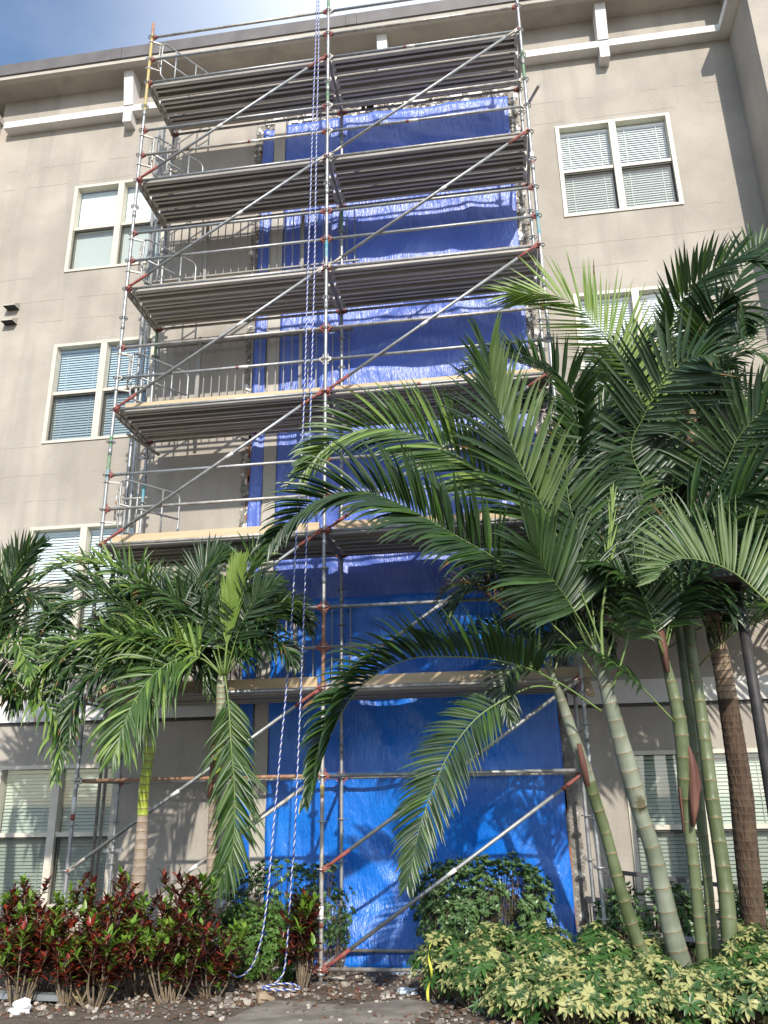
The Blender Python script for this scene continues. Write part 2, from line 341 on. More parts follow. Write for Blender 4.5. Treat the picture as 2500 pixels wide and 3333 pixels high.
# right wing
w = MB(); w.box(6.64, 14, .48, 9, -.6, 19); wo = w.build('wing_wall', STU, bl)
w = MB(); w.box(-14, -6.78, 1.12, 9, -.6, 14.15); w.build('wing_wall', STU, bl)
w = MB(); w.box(-14.1, -6.74, 1.06, 9, 14.15, 14.27); w.build('wing_cap', PIL, bl)
w = MB(); w.box(-14, 6.64, WY+.35, 12, 14.3, 15.2); w.build('roof', FAS, bl)
# eave
w = MB(); w.box(-14, 6.64, 1.0, WY+.35, 14.72, 14.78); w.build('soffit', STU, bl)
w = MB(); w.box(-14, 6.64, .985, 1.10, 14.715, 14.80); w.build('eave_lip', PIL, bl)
w = MB()
for i, (a, b) in enumerate([(-14, -4.35), (-4.345, -4.15), (-4.145, .1), (.105, .3), (.305, 6.635)]):
    w.box(a, b, .955-(.004 if i % 2 else 0), 1.10, 14.802, 15.06)
w.build('fascia', FAS, bl)
# ledge
w = MB(); w.box(-6.58, 6.64, 1.30, WY+.01, 13.87, 14.01); w.box(6.45, 6.64, .40, 1.30, 13.87, 14.01); w.build('ledge', WHI, bl)
for x in (-4.08, .72, 4.55):
    w = MB()
    i = len(w.v)
    for (y0, z) in ((1.16, 14.72), (1.28, 14.01)):
        w.v += [(x-.09, y0, z), (x+.09, y0, z), (x+.09, WY, z), (x-.09, WY, z)]
    for f in ((0, 3, 2, 1), (4, 5, 6, 7), (0, 1, 5, 4), (1, 2, 6, 5), (2, 3, 7, 6), (3, 0, 4, 7)):
        w.f.append(tuple(i+k for k in f)); w.m.append(0); w.sm.append(False)
    bk = w.build('bracket', WHI, bl)
    w = MB(); w.box(x-.08, x+.08, 1.28, WY, 13.62, 13.87); w.build('corbel', WHI, bl)
# white band
for (xa, xb) in ((-6.78, -1.62), (2.98, 6.64)):
    w = MB(); w.box(xa, xb, WY-.05, WY+.02, 2.86, 3.16); w.build('trim_band', WHI, bl)
    w = MB(); w.box(xa, xb, WY-.012, WY+.02, 2.815, 2.86); w.build('band_shade_strip', SCR, bl)  # dark strip standing in for the shaded recess under the band
# windows
def window(a, b, c, d, slat, upd):
    wf = MB(); y = WY-.022; t_ = .045; m_ = (a+b)/2; mz = (c+d)/2
    wf.box(a-.02, a+t_, y, WY+.13, c-.02, d+.02); wf.box(b-t_, b+.02, y, WY+.13, c-.02, d+.02)
    wf.box(a+t_, b-t_, y+.002, WY+.13, d-t_*.7, d+.02); wf.box(a+t_, b-t_, y+.002, WY+.13, c-.02, c+t_*.55)
    wf.box(m_-.055, m_+.055, y+.004, WY+.13, c+t_*.55, d-t_*.7)
    for (p, q) in ((a+t_, m_-.055), (m_+.055, b-t_)):
        wf.box(p, q, WY+.02, WY+.12, mz-.028, mz+.028)
    wo = wf.build('window', TRM, bl)
    gl_ = MB(); sc = MB(); bs = MB(); fr_ = MB()
    for (p, q) in ((a+t_, m_-.055), (m_+.055, b-t_)):
        gl_.quad((p, WY+.055, mz+.028), (q, WY+.055, mz+.028), (q, WY+.055, d-.04), (p, WY+.055, d-.04))
        gl_.quad((p, WY+.085, c+.03), (q, WY+.085, c+.03), (q, WY+.085, mz-.028), (p, WY+.085, mz-.028))
        fr_.box(p, q, WY+.04, WY+.075, mz-.055, mz-.03); fr_.box(p, p+.014, WY+.04, WY+.075, c+.03, mz-.055); fr_.box(q-.014, q, WY+.04, WY+.075, c+.03, mz-.055)
        sc.quad((p+.014, WY+.06, c+.03), (q-.014, WY+.06, c+.03), (q-.014, WY+.06, mz-.055), (p+.014, WY+.06, mz-.055))
        if slat:
            n = int((d-c-.1)/.046); 
            for k in range(n):
                z = c+.05+k*.046; jt = rj.uniform(-.002, .002)
                bs.quad((p+.012, WY+.125, z+jt), (q-.012, WY+.125, z+jt), (q-.012, WY+.145, z+.041), (p+.012, WY+.145, z+.041))
            for xx in (p+.15, q-.15): bs.box(xx-.004, xx+.004, WY+.118, WY+.122, c+.05, d-.05)
            bs.box(p+.012, q-.012, WY+.115, WY+.155, d-.085, d-.045)
        else:
            bs.quad((p, WY+.15, c+.03), (q, WY+.15, c+.03), (q, WY+.15, d-.04), (p, WY+.15, d-.04))
    bs.build('blinds', BLG if c < 1 else (BLB if (a < 0 and 7 < c < 8) else BLI), wo); sc.build('insect_screen', sm, wo); fr_.build('screen_frame', SCR, wo); gl_.build('glass', gm, wo)
for (a, b) in cols:
    for k, (c, d) in enumerate(rows):
        window(a, b, c, d, not (a < 0 and k == 3), 0)
# vents
for z in (9.92, 9.62):
    w = MB(); x = -5.93; i = len(w.v)
    w.v += [(x-.11, WY, z), (x+.11, WY, z), (x+.11, WY, z+.14), (x-.11, WY, z+.14), (x-.11, WY-.16, z), (x+.11, WY-.16, z), (x+.11, WY-.16, z+.03), (x-.11, WY-.16, z+.03)]
    for k, f in enumerate(((0, 4, 7, 3), (1, 2, 6, 5), (3, 7, 6, 2), (4, 5, 6, 7), (0, 1, 5, 4))): w.f.append(tuple(i+q for q in f)); w.m.append(1 if k == 4 else 0); w.sm.append(False)
    w.build('vent_hood', [PIL, DRK], bl)
# pilaster between the tarps
w = MB(); w.box(-1.29, -1.09, WY-.045, WY, -.3, 13.32); w.build('pilaster', PIL, bl)
# broken stucco edge round the stripped wall
w = MB(); rb = random.Random(11)
def rubble(x0, z0, x1, z1, wd, n):
    for k in range(n):
        t_ = rb.random(); x = x0+(x1-x0)*t_; z = z0+(z1-z0)*t_
        o = rb.uniform(-wd, wd); 
        if abs(x1-x0) > abs(z1-z0): z += o
        else: x += o
        s1 = rb.uniform(.015, .06); dy = rb.uniform(.004, .03); mm = 1 if rb.random() < .2 else 0
        i = len(w.v); na = rb.randint(4, 6); pts = []
        for q in range(na):
            an = 2*math.pi*q/na+rb.uniform(-.4, .4); rr = s1*rb.uniform(.6, 1.3); pts.append((x+rr*math.cos(an), z+rr*math.sin(an)*1.3))
        for (px, pz) in pts: w.v.append((px, WY+.002, pz))
        for (px, pz) in pts: w.v.append((x+(px-x)*.7, WY-dy+rb.uniform(-.005, .003), z+(pz-z)*.7))
        w.f.append(tuple(i+na+q for q in range(na))); w.m.append(mm); w.sm.append(False)
        for q in range(na): w.f.append((i+q, i+(q+1) % na, i+na+(q+1) % na, i+na+q)); w.m.append(mm); w.sm.append(False)
def rag(x0, z0, x1, z1, wd):      # ragged dark scratch coat strip behind the chunks
    n = int(math.hypot(x1-x0, z1-z0)/.06); 
    for k in range(n):
        a = k/n; b = (k+1)/n; o1 = wd*rb.uniform(.75, 1.25); o2 = wd*rb.uniform(.75, 1.25)
        if abs(x1-x0) > abs(z1-z0): w.box(x0+(x1-x0)*a, x0+(x1-x0)*b, WY-.006, WY, z0-o1, z0+o2)
        else: w.box(x0-o1, x0+o2, WY-.006, WY, z0+(z1-z0)*a, z0+(z1-z0)*b)
rag(-1.58, -.1, -1.58, 13.3, .07); rag(2.92, -.1, 2.92, 13.3, .08); rag(-1.5, 13.32, 2.9, 13.32, .10)
rubble(-1.58, 0, -1.58, 13.3, .07, 420); rubble(2.93, 3, 2.93, 13.3, .09, 420); rubble(-1.5, 13.32, 2.9, 13.32, .12, 420)
for k in range(16):
    x = rb.uniform(-1.4, 2.7); z = rb.uniform(13.27, 13.4); a_ = rb.uniform(.04, .12); w.box(x-a_, x+a_, WY-.04, WY-.003, z-rb.uniform(.02, .05), z+rb.uniform(.02, .06), 1)
for k in range(60):
    z = rb.choice([rb.uniform(.2, 3), rb.uniform(5, 8), rb.uniform(9, 13)]); x = rb.choice([-1.53, 2.84])
    w.box(x-rb.uniform(.01, .03), x+rb.uniform(.01, .03), WY-.009, WY-.002, z, z+rb.uniform(.05, .25), 2)
w.build('broken_edge', [RUB, FOM, BRK], bl)

# ================================================================= TARPS
from mathutils import noise as MN
def bulge(x, z, x0, x1):
    u = (x-x0)/(x1-x0); e = min(1, min(u, 1-u)*5)
    fz = ((z-1.0) % 2.0)/2.0
    b = .15*e*(math.sin(math.pi*fz)**2)*(.45+.9*MN.noise(Vector((x*.55, 3.1, z*.35)))+.35*math.sin(math.pi*u)**2)
    sg = MN.noise(Vector((x*.9, 7.7, z*.5))); b += .03*abs(math.sin((x*1.1+z*1.9+sg*3)*1.6))**6*e
    b += .022*MN.noise(Vector((x*1.3+z*.6, 0, z*1.1-x*.3)))+.010*MN.noise(Vector((x*4+z*3.6, 1, z*2.4-x*2.4)))
    if x1-x0 < .5: b = .2*b+.018*math.sin(u*7+3*MN.noise(Vector((1, 2, z*.8))))+.008*MN.noise(Vector((x*20, 3, z*5)))
    return b
def tarp(name, x0, x1, z0, z1, m_, label, off=0, wob=.02, grp='blue tarps over the stripped wall'):
    t_ = MB(); nu = max(6, int((x1-x0)/.05)); nv = int((z1-z0)/.05)
    def fn(u, v):
        x = x0+(x1-x0)*u; z = z0+(z1-z0)*v
        x += wob*MN.noise(Vector((z*1.1, 0, x0)))*(1 if u in (0, 1) else 0)
        if v == 1: z += wob*1.4*MN.noise(Vector((x*1.7, 2, 0)))
        flare = max(0, .45-z)*.25 if z0 < 0 else 0
        return (x, WY-.045-off-max(-.02, bulge(x, z, x0, x1))-flare, z)
    t_.grid(fn, nu, nv)
    o = t_.build(name, m_); tag(o, label, 'tarp', grp)
    md = o.modifiers.new('thick', 'SOLIDIFY'); md.thickness = .003
    return o
tarp('blue_tarp', -1.08, 2.86, 4.3, 13.21, TA1, 'large pale blue tarp covering the upper storeys of the stripped wall behind the scaffold')
tarp('blue_tarp', -1.08, 2.84, -.2, 4.45, TA2, 'bright blue tarp on the ground floor hanging down to the soil behind the scaffold', .012)
tarp('blue_tarp', -1.51, -1.30, 4.3, 13.16, TA1, 'narrow pale blue tarp strip left of the beige pilaster on the upper storeys', 0, .03)
tarp('blue_tarp', -1.50, -1.30, -.2, 4.4, TA2, 'narrow bright blue tarp strip left of the beige pilaster at ground floor', .01, .03)

# ================================================================= SCAFFOLD
sc = thing('scaffold', (0, 0, -.15), 'tall galvanised ring lock scaffold with six decks against the building', 'scaffold')
BX = (-3.056, 0.0, 3.053); RY = 1.137; RP = .024
ros = MB()
segs = 16
for k in range(8):     # wheel: ring with eight spokes
    a = 2*math.pi*k/8
    ros.bar((.024*math.cos(a), .024*math.sin(a), 0), (.055*math.cos(a), .055*math.sin(a), 0), .014, .009)
ros.tube([(.058*math.cos(2*math.pi*i/segs), .058*math.sin(2*math.pi*i/segs), 0) for i in range(segs)], .0065, 5, closed=True)
rosme = bpy.data.meshes.new('rosette'); rosme.from_pydata(ros.v, [], ros.f); rosme.materials.append(STE)
paints = {(0, 0): [(12.35, 14.25, 1), (14.05, 14.3, 4), (6.0, 6.5, 2), (5.85, 6.0, 3)], (1, 0): [(12.0, 12.45, 2), (14.0, 14.4, 2), (9.1, 9.4, 3), (2.9, 3.9, 4)], (2, 0): [(11.9, 12.5, 2), (9.1, 9.5, 3), (8.0, 9.0, 5)],
          (0, 1): [(10.9, 11.9, 2), (8.3, 9.1, 2), (5.9, 6.2, 3)], (1, 1): [(10.4, 11.0, 2)], (2, 1): [(2.9, 3.4, 3)]}
for ix, x in enumerate(BX):
    for iy, y in enumerate((0.0, RY)):
        top = (14.32, 14.75, 14.75)[ix] if iy == 0 else (13.95, 13.4, 13.4)[ix]
        base = groundz(y)+.01
        st = MB(); zs = sorted({base, top}|{round(-.02+.1*k, 3) for k in range(int(top*10)) if -.02+.1*k > base}); ms_ = []
        for z in zs:
            mm = 0
            for (a, b, c) in paints.get((ix, iy), []):
                if a <= z < b: mm = c
            if mm == 0 and iy == 0 and z < 4 and ix == 1: mm = 5
            ms_.append(mm)
        st.tube([(x, y, z) for z in zs], RP, 12, ms_)
        for z in (2.3, 4.3, 6.3, 8.3, 10.3, 12.3): st.tube([(x, y, z), (x, y, z+.12)], RP+.004, 12, 0)
        st.box(x-.075, x+.075, y-.075, y+.075, base-.008, base)
        st.tube([(x, y, base+.07), (x, y, base+.10)], .045, 8, 0)
        if iy == 0:
            z = (10.1, .2, 10.2)[ix]; st.tube([(x, y, z+.25), (x, y, z+.42)], RP+.0015, 12, 6); st.tube([(x, y, z+.2), (x, y, z+.25)], RP+.0015, 12, 7)
            if ix == 0: st.tube([(x, y, 1.62), (x, y, 1.82)], RP+.0015, 12, 6); st.tube([(x, y, 1.55), (x, y, 1.62)], RP+.0015, 12, 7)
            if ix == 1: st.tube([(x, y, 1.76), (x, y, 1.9)], RP+.0015, 12, 1)
        so = st.build('standard', [STE, YEL, GRN, TEA, RST, STD, LAB, RED], sc)
        lv = [k*.5 for k in range(0, 29) if k*.5 < top]
        if iy == 0:
            for z in lv: link('rosette', rosme, so, (x, y, z))
        else:
            rr = MB()
            for z in lv:
                i = len(rr.v); rr.v += [(v[0]+x, v[1]+y, v[2]+z) for v in ros.v]; rr.f += [tuple(q+i for q in f) for f in ros.f]; rr.m += ros.m; rr.sm += ros.sm
            tag(rr.build('rosette', STE, so), kind='stuff')
# wedge head
wh = MB(); wh.box(.018, .062, -.016, .016, -.038, .038); wh.box(.030, .040, -.005, .005, -.075, .085); wh.box(.060, .085, -.024, .024, -.024, .024)
whme = bpy.data.meshes.new('wedge_head'); whme.from_pydata(wh.v, [], wh.f); whme.materials.append(RED)
whm2 = whme.copy(); whm2.materials.clear(); whm2.materials.append(STD)
rl = random.Random(21)
def ledger(x0, x1, y, z, m_=None, heads=True, dz=0):
    l = MB(); m_ = m_ or rl.choice([STE, STE, STD])
    l.tube([(x0+.07, y, z), (x1-.07, y, z)], .0215, 12, 0)
    if rl.random() < .28:
        xx = (x0+x1)/2+rl.uniform(-.3, .3); l.tube([(xx, y, z), (xx+.14, y, z)], .023, 12, 1); l.tube([(xx-.04, y, z), (xx, y, z)], .023, 12, 2)
    o = l.build('ledger', [m_, LAB, RED], sc)
    if heads:
        k1 = whme if rl.random() < .8 else whm2
        link('wedge_head', k1, o, (x0, y, z)); link('wedge_head', k1, o, (x1, y, z), (0, 0, math.pi))
    return o
for (a, b) in ((BX[0], BX[1]), (BX[1], BX[2])):
    for z in (13, 11, 9, 7, 5, 3):
        ledger(a, b, 0, z); ledger(a, b, RY, z)
        ledger(a, b, 0, z+.5); ledger(a, b, 0, z+1)
    ledger(a, b, 0, 2, RST if a < -1 else STE); ledger(a, b, RY, 2, STD)
    ledger(a, b, 0, 0, STD); ledger(a, b, RY, 0, STD)
for x in BX:
    for z in (13, 11, 9, 7, 5, 3):
        l = MB(); l.bar((x, .05, z-.002), (x, RY-.05, z-.002), .05, .055); l.bar((x, .05, z-.075), (x, RY-.05, z-.075), .012, .03)
        for k in range(5): yy = .2+k*.18; l.bar((x, yy, z-.06), (x, yy, z-.03), .012, .03)
        o = l.build('transom', STD, sc)
        link('wedge_head', whme, o, (x, 0, z), (0, 0, math.pi/2)); link('wedge_head', whme, o, (x, RY, z), (0, 0, -math.pi/2))
    l = MB(); l.tube([(x, .05, 0), (x, RY-.05, 0)], .0215, 10); l.build('transom', STD, sc)
    l = MB(); l.tube([(x, .05, 2), (x, RY-.05, 2)], .0215, 10); l.build('transom', STD, sc)
# diagonal braces on the front face
def brace(xa, za, xb, zb, m_=STE, y=-.035, redlo=True, redhi=True):
    a = Vector((xa+.03, y, za)); b = Vector((xb-.03, y, zb)); d = (b-a).normalized(); l = MB()
    c = a.lerp(b, rl.uniform(.4, .6))
    l.tube([a+d*.22, c, b-d*.22], .0215, 12, 0); l.tube([c, c+d*.12], .023, 12, 3)
    for (p, s_, rd) in ((a, 1, redlo), (b, -1, redhi)):
        l.tube([p+d*s_*.05, p+d*s_*.12, p+d*s_*.24, p+d*s_*(.36 if rd else .24)], [.014, .019, .0225, .0222], 10, 1 if rd else 2)
        l.bar(p-d*s_*.03, p+d*s_*.08, .012, .05, 1 if rd else 2); l.tube([p+Vector((0, -.03, 0)), p+Vector((0, .03, 0))], .014, 8, 1)
    l.build('brace', [m_, RED, STD, LAB], sc)
for z, r0, r1 in ((11, 1, 1), (9, 1, 0), (7, 1, 0), (5, 1, 1), (3, 0, 1)): brace(BX[0], z, BX[1], z+2, redlo=r0, redhi=r1)
brace(BX[0], 1, BX[1], 3, redlo=False); brace(BX[0], 0, BX[1], 2, STD, redlo=False, redhi=False)
for z, r0, r1 in ((11, 0, 0), (9, 0, 1), (7, 1, 1), (5, 1, 1), (3, 0, 1), (1, 1, 0), (0, 1, 1)): brace(BX[1], z, BX[2], z+2, redlo=r0, redhi=r1)
# end-frame diagonals on the middle bay (rear to front), seen at the bottom
# decks: three steel planks per bay
def plank(x0, x1, y0, z):
    p = MB(); W_ = .33; top = z+.035; h = .068; n = 3; pw = W_/n
    p.box(x0, x1, y0, y0+W_, top-.004, top)
    dk = rl.choice([0, 0, 2])
    for k in range(n):     # rolled steel corrugations, light on flats and shade in gaps put into colour
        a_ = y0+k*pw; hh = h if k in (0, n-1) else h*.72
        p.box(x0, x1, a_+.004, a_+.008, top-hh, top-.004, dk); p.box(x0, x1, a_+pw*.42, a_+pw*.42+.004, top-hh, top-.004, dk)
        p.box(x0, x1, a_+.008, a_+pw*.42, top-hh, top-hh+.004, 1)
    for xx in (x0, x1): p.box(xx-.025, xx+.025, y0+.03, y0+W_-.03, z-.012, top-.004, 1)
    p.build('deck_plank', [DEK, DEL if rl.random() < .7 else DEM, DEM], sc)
for (a, b) in ((BX[0], BX[1]), (BX[1], BX[2])):
    for z in (13, 11, 9, 7, 5, 3):
        for k in range(3): plank(a+.06, b-.06, .055+k*.345, z)
        t_ = MB(); hh = {13: .09, 11: .075, 9: .08, 7: .10, 5: .12, 3: .125}[z]; e = rl.uniform(-.03, .03)
        t_.bar((a+.1, .135, z+.04+hh/2), (b-.1+(.22 if (z == 3 and a > -1) else 0), .135+e*.3, z+.04+hh/2+e*.3), .038, hh)
        t_.build('toe_board', WOO, sc)
        t_ = MB(); t_.bar((a+.15, RY-.05, z+.04+.06), (b-.15, RY-.05, z+.04+.06), .038, .12); t_.build('toe_board', WOO, sc)
# swing gates on the left end
for z in (13, 11, 9, 7, 5):
    x = BX[0]+.06; q = MB(); r_ = .0155; zt = z+.98; zb = z+.22; ya = .10; yb = .98; sw = -.10
    def gp(yy, zz): return (x+.10+(yy-ya)*.62, ya+(yy-ya)*.86, zz)
    def arc(cy, cz, a0, a1, rr=.09): return [gp(cy+rr*math.cos(R(a0+(a1-a0)*k/5)), cz+rr*math.sin(R(a0+(a1-a0)*k/5))) for k in range(6)]
    loop = arc(ya+.09, zb+.09, 180, 270)+arc(yb-.09, zb+.09, 270, 360)+arc(yb-.09, zt-.09, 0, 90)+arc(ya+.09, zt-.09, 90, 180)
    q.tube(loop, r_, 8, closed=True)
    q.tube([gp(ya, (zt+zb)/2), gp(yb, (zt+zb)/2)], r_, 8); q.tube([gp(.35, zb), gp(.35, zt)], r_*.9, 8); q.tube([gp(.72, zb), gp(.72, zt)], r_*.9, 8)
    go = q.build('swing_gate', STE, sc)
    h_ = MB()
    h_.tube([gp(ya-.045, zb+.14), gp(ya-.045, zt-.12)], .013, 8)
    for k in range(4): zz = zb+.16+k*.145; h_.bar(gp(ya-.05, zz), gp(ya+.01, zz), .02, .02)
    for zz in (zb+.1, zt-.08): h_.bar((BX[0]+.02, 0, zz), (BX[0]+.15, .08, zz), .025, .022); h_.tube([(BX[0], 0, zz-.018), (BX[0], 0, zz+.018)], .033, 10); h_.bar((BX[0]-.06, -.01, zz), (BX[0], -.01, zz), .012, .012)
    h_.build('hinge', STD, go)
# extra tubes at the left rear corner and outriggers
for (u, v, Y) in ((478, 900, 1.3), (492, 900, 1.2)):
    p = P(u, v, Y); l = MB(); l.tube([(p.x, Y, groundz(Y)), (p.x, Y, 13.3)], .024, 10); l.build('tie_tube', STE, sc)
def tubepx(a, b, m_=STD, r_=.024):
    l = MB(); A = P(*a); B = P(*b); l.tube([A, B], r_, 10); return l.build('outrigger_tube', m_, sc)
tubepx((415, 1412, .55), (517, 1480, 1.25)); tubepx((1716, 345, .6), (1755, 276, -.25))
for (z, ix) in ((6.75, 0), (9.3, 0), (12.2, 0), (1.15, 0)):
    l = MB(); l.tube([(BX[ix], RY, z-.03), (BX[ix], RY, z+.03)], .04, 10); l.bar((BX[ix]-.14, RY+.02, z), (BX[ix]+.12, RY+.02, z), .03, .045); l.bar((BX[ix]-.02, RY-.09, z+.02), (BX[ix]+.02, RY+.1, z+.02), .02, .02); l.build('clamp', STD if z > 2 else STE, sc)
for z in (11.9, 8.0, 6.1, 3.1):      # ties to the wall
    l = MB(); l.tube([(BX[0]-.35, RY+.05, z), (BX[0]+.05, RY+.05, z)], .02, 8); l.tube([(BX[2]-.03, RY+.05, z+.3), (BX[2]-.03, WY, z+.3)], .02, 8); l.build('wall_tie', STD, sc)
l = MB(); l.bar(P(1895, 2190, .35), P(1925, 2262, -.1), .09, .038); l.build('loose_board', WOO, sc)

# ================================================================= RAILINGS of the removed balconies
def balcony_rail(z0, lab, x0=-3.42, x1=.42, ztop=1.02, y=1.27, npk=28):
    t_ = thing('balcony_railing', ((x0+x1)/2, y, z0), lab, 'railing', 'bronze balcony railings behind the scaffold')
    m_ = MB(); m_.bar((x0, y, z0+ztop), (x1, y, z0+ztop), .045, .03); m_.build('handrail', RAI, t_)
    m_ = MB(); m_.bar((x0, y, z0+.08), (x1, y, z0+.08), .03, .025); m_.build('bottom_rail', RAI, t_)
    for x in (-2.35, -.68):
        m_ = MB(); m_.bar((x, y-.03, z0-.05), (x, y-.03, z0+ztop+.09), .05, .03); m_.build('post', RAI, t_)
    pm = MB(); pm.bar((0, 0, .09), (0, 0, ztop-.015), .014, .014); me = bpy.data.meshes.new('picket'); me.from_pydata(pm.v, [], pm.f); me.materials.append(RAI)
    for k in range(npk):
        x = x0+.07+(x1-x0-.14)*k/(npk-1)
        if any(abs(x-q) < .04 for q in (-2.35, -.68)): continue
        link('picket', me, t_, (x, y, z0))
    for x in (x0+.3, x1-.1):
        m_ = MB(); m_.bar((x, y, z0+.08), (x, WY, z0+.08), .02, .02); m_.build('wall_bracket', RAI, t_)
balcony_rail(9.95, 'bronze railing with thin pickets in front of the third storey tarp, topmost of the three', -3.42, .26, 1.12)
balcony_rail(7.15, 'bronze railing with thin pickets above the fourth deck, beside the window with painted blue reflection', -3.12, .16, 1.60, npk=25)
balcony_rail(3.15, 'bronze railing with thin pickets behind the palms, lowest of the three', -3.12, .17, 1.13, npk=25)

# ================================================================= ROPE
def catmull(pts, per=8):
    out_ = []; n = len(pts)
    for i in range(n-1):
        p0 = pts[max(i-1, 0)]; p1 = pts[i]; p2 = pts[i+1]; p3 = pts[min(i+2, n-1)]
        for k in range(per):
            t_ = k/per; t2 = t_*t_; t3 = t2*t_
            out_.append(.5*((2*p1)+(-p0+p2)*t_+(2*p0-5*p1+4*p2-p3)*t2+(-p0+3*p1-3*p2+p3)*t3))
    out_.append(pts[-1]); return out_
def resample(pts, step):
    out_ = [pts[0]]; acc = 0
    for a, b in zip(pts, pts[1:]):
        L = (b-a).length
        if L < 1e-9: continue
        d = step-acc
        while d <= L: out_.append(a.lerp(b, d/L)); d += step
        acc = L-(d-step)
    return out_
rope = MB()
def ropepath(pts):
    p = resample(catmull(pts, 10), .02); a = None
    for half in (0, 1):
        q = []; prev = None
        for i, c in enumerate(p):
            d = (p[min(i+1, len(p)-1)]-p[max(i-1, 0)]).normalized()
            if prev is None: prev = d.orthogonal().normalized()
            prev = (prev-d*prev.dot(d)).normalized(); b = d.cross(prev); an = i*2*math.pi*.02/.085+half*math.pi
            q.append(c+(prev*math.cos(an)+b*math.sin(an))*.0052)
        rope.tube(q, .0064, 6, half)
r1 = [(1034, -60, -.32), (1032, 0, -.32), (1026, 181, -.32), (1017, 422, -.33), (1011, 633, -.34), (1002, 898, -.36), (989, 1332, -.4), (964, 1760, -.44), (950, 2003, -.47), (931, 2256, -.5), (910, 2473, -.52), (881, 2799, -.52), (873, 2900, -.52), (853, 3042, -.5), (823, 3139, -.48), (781, 3178, -.45), (745, 3163, -.42), (722, 3115, -.4), (704, 3085, -.4), (686, 3078, -.4)]
r2_ = [(1039, -60, -.32), (1038, 0, -.32), (1037, 181, -.32), (1031, 422, -.33), (1023, 898, -.36), (1011, 1332, -.4), (998, 1755, -.44), (989, 2003, -.47), (973, 2401, -.5), (957, 2762, -.52), (950, 2838, -.52), (937, 3042, -.5), (925, 3157, -.48)]
ropepath([P(*q) for q in r1])
gl2 = [P(*q) for q in r2_]; e = gl2[-1]; gz = groundz(-.5)+.05
gl2 += [Vector((e.x-.06, -.5, gz+.05)), Vector((e.x-.14, -.52, gz)), Vector((e.x-.22, -.56, gz)), Vector((e.x-.1, -.66, gz)), Vector((e.x+.08, -.66, gz)), Vector((e.x+.2, -.6, gz)), Vector((e.x+.1, -.5, gz+.02)), Vector((e.x-.05, -.55, gz+.03)), Vector((e.x-.2, -.5, gz))]
ropepath(gl2)
kc = P(683, 3080, -.36)
ropepath([kc+Vector((.085*math.cos(a), .085*math.sin(a), .012*a)) for a in [k*.5 for k in range(34)]])
ropepath([kc+Vector((.09+.03*math.cos(a*1.3), -.06+.03*math.sin(a), .03*math.sin(a*.7))) for a in [k*.6 for k in range(20)]])
tag(rope.build('rope', [RWH, RBL]), 'blue and white twisted rope hanging in front of the scaffold, tied round a palm trunk', 'rope')

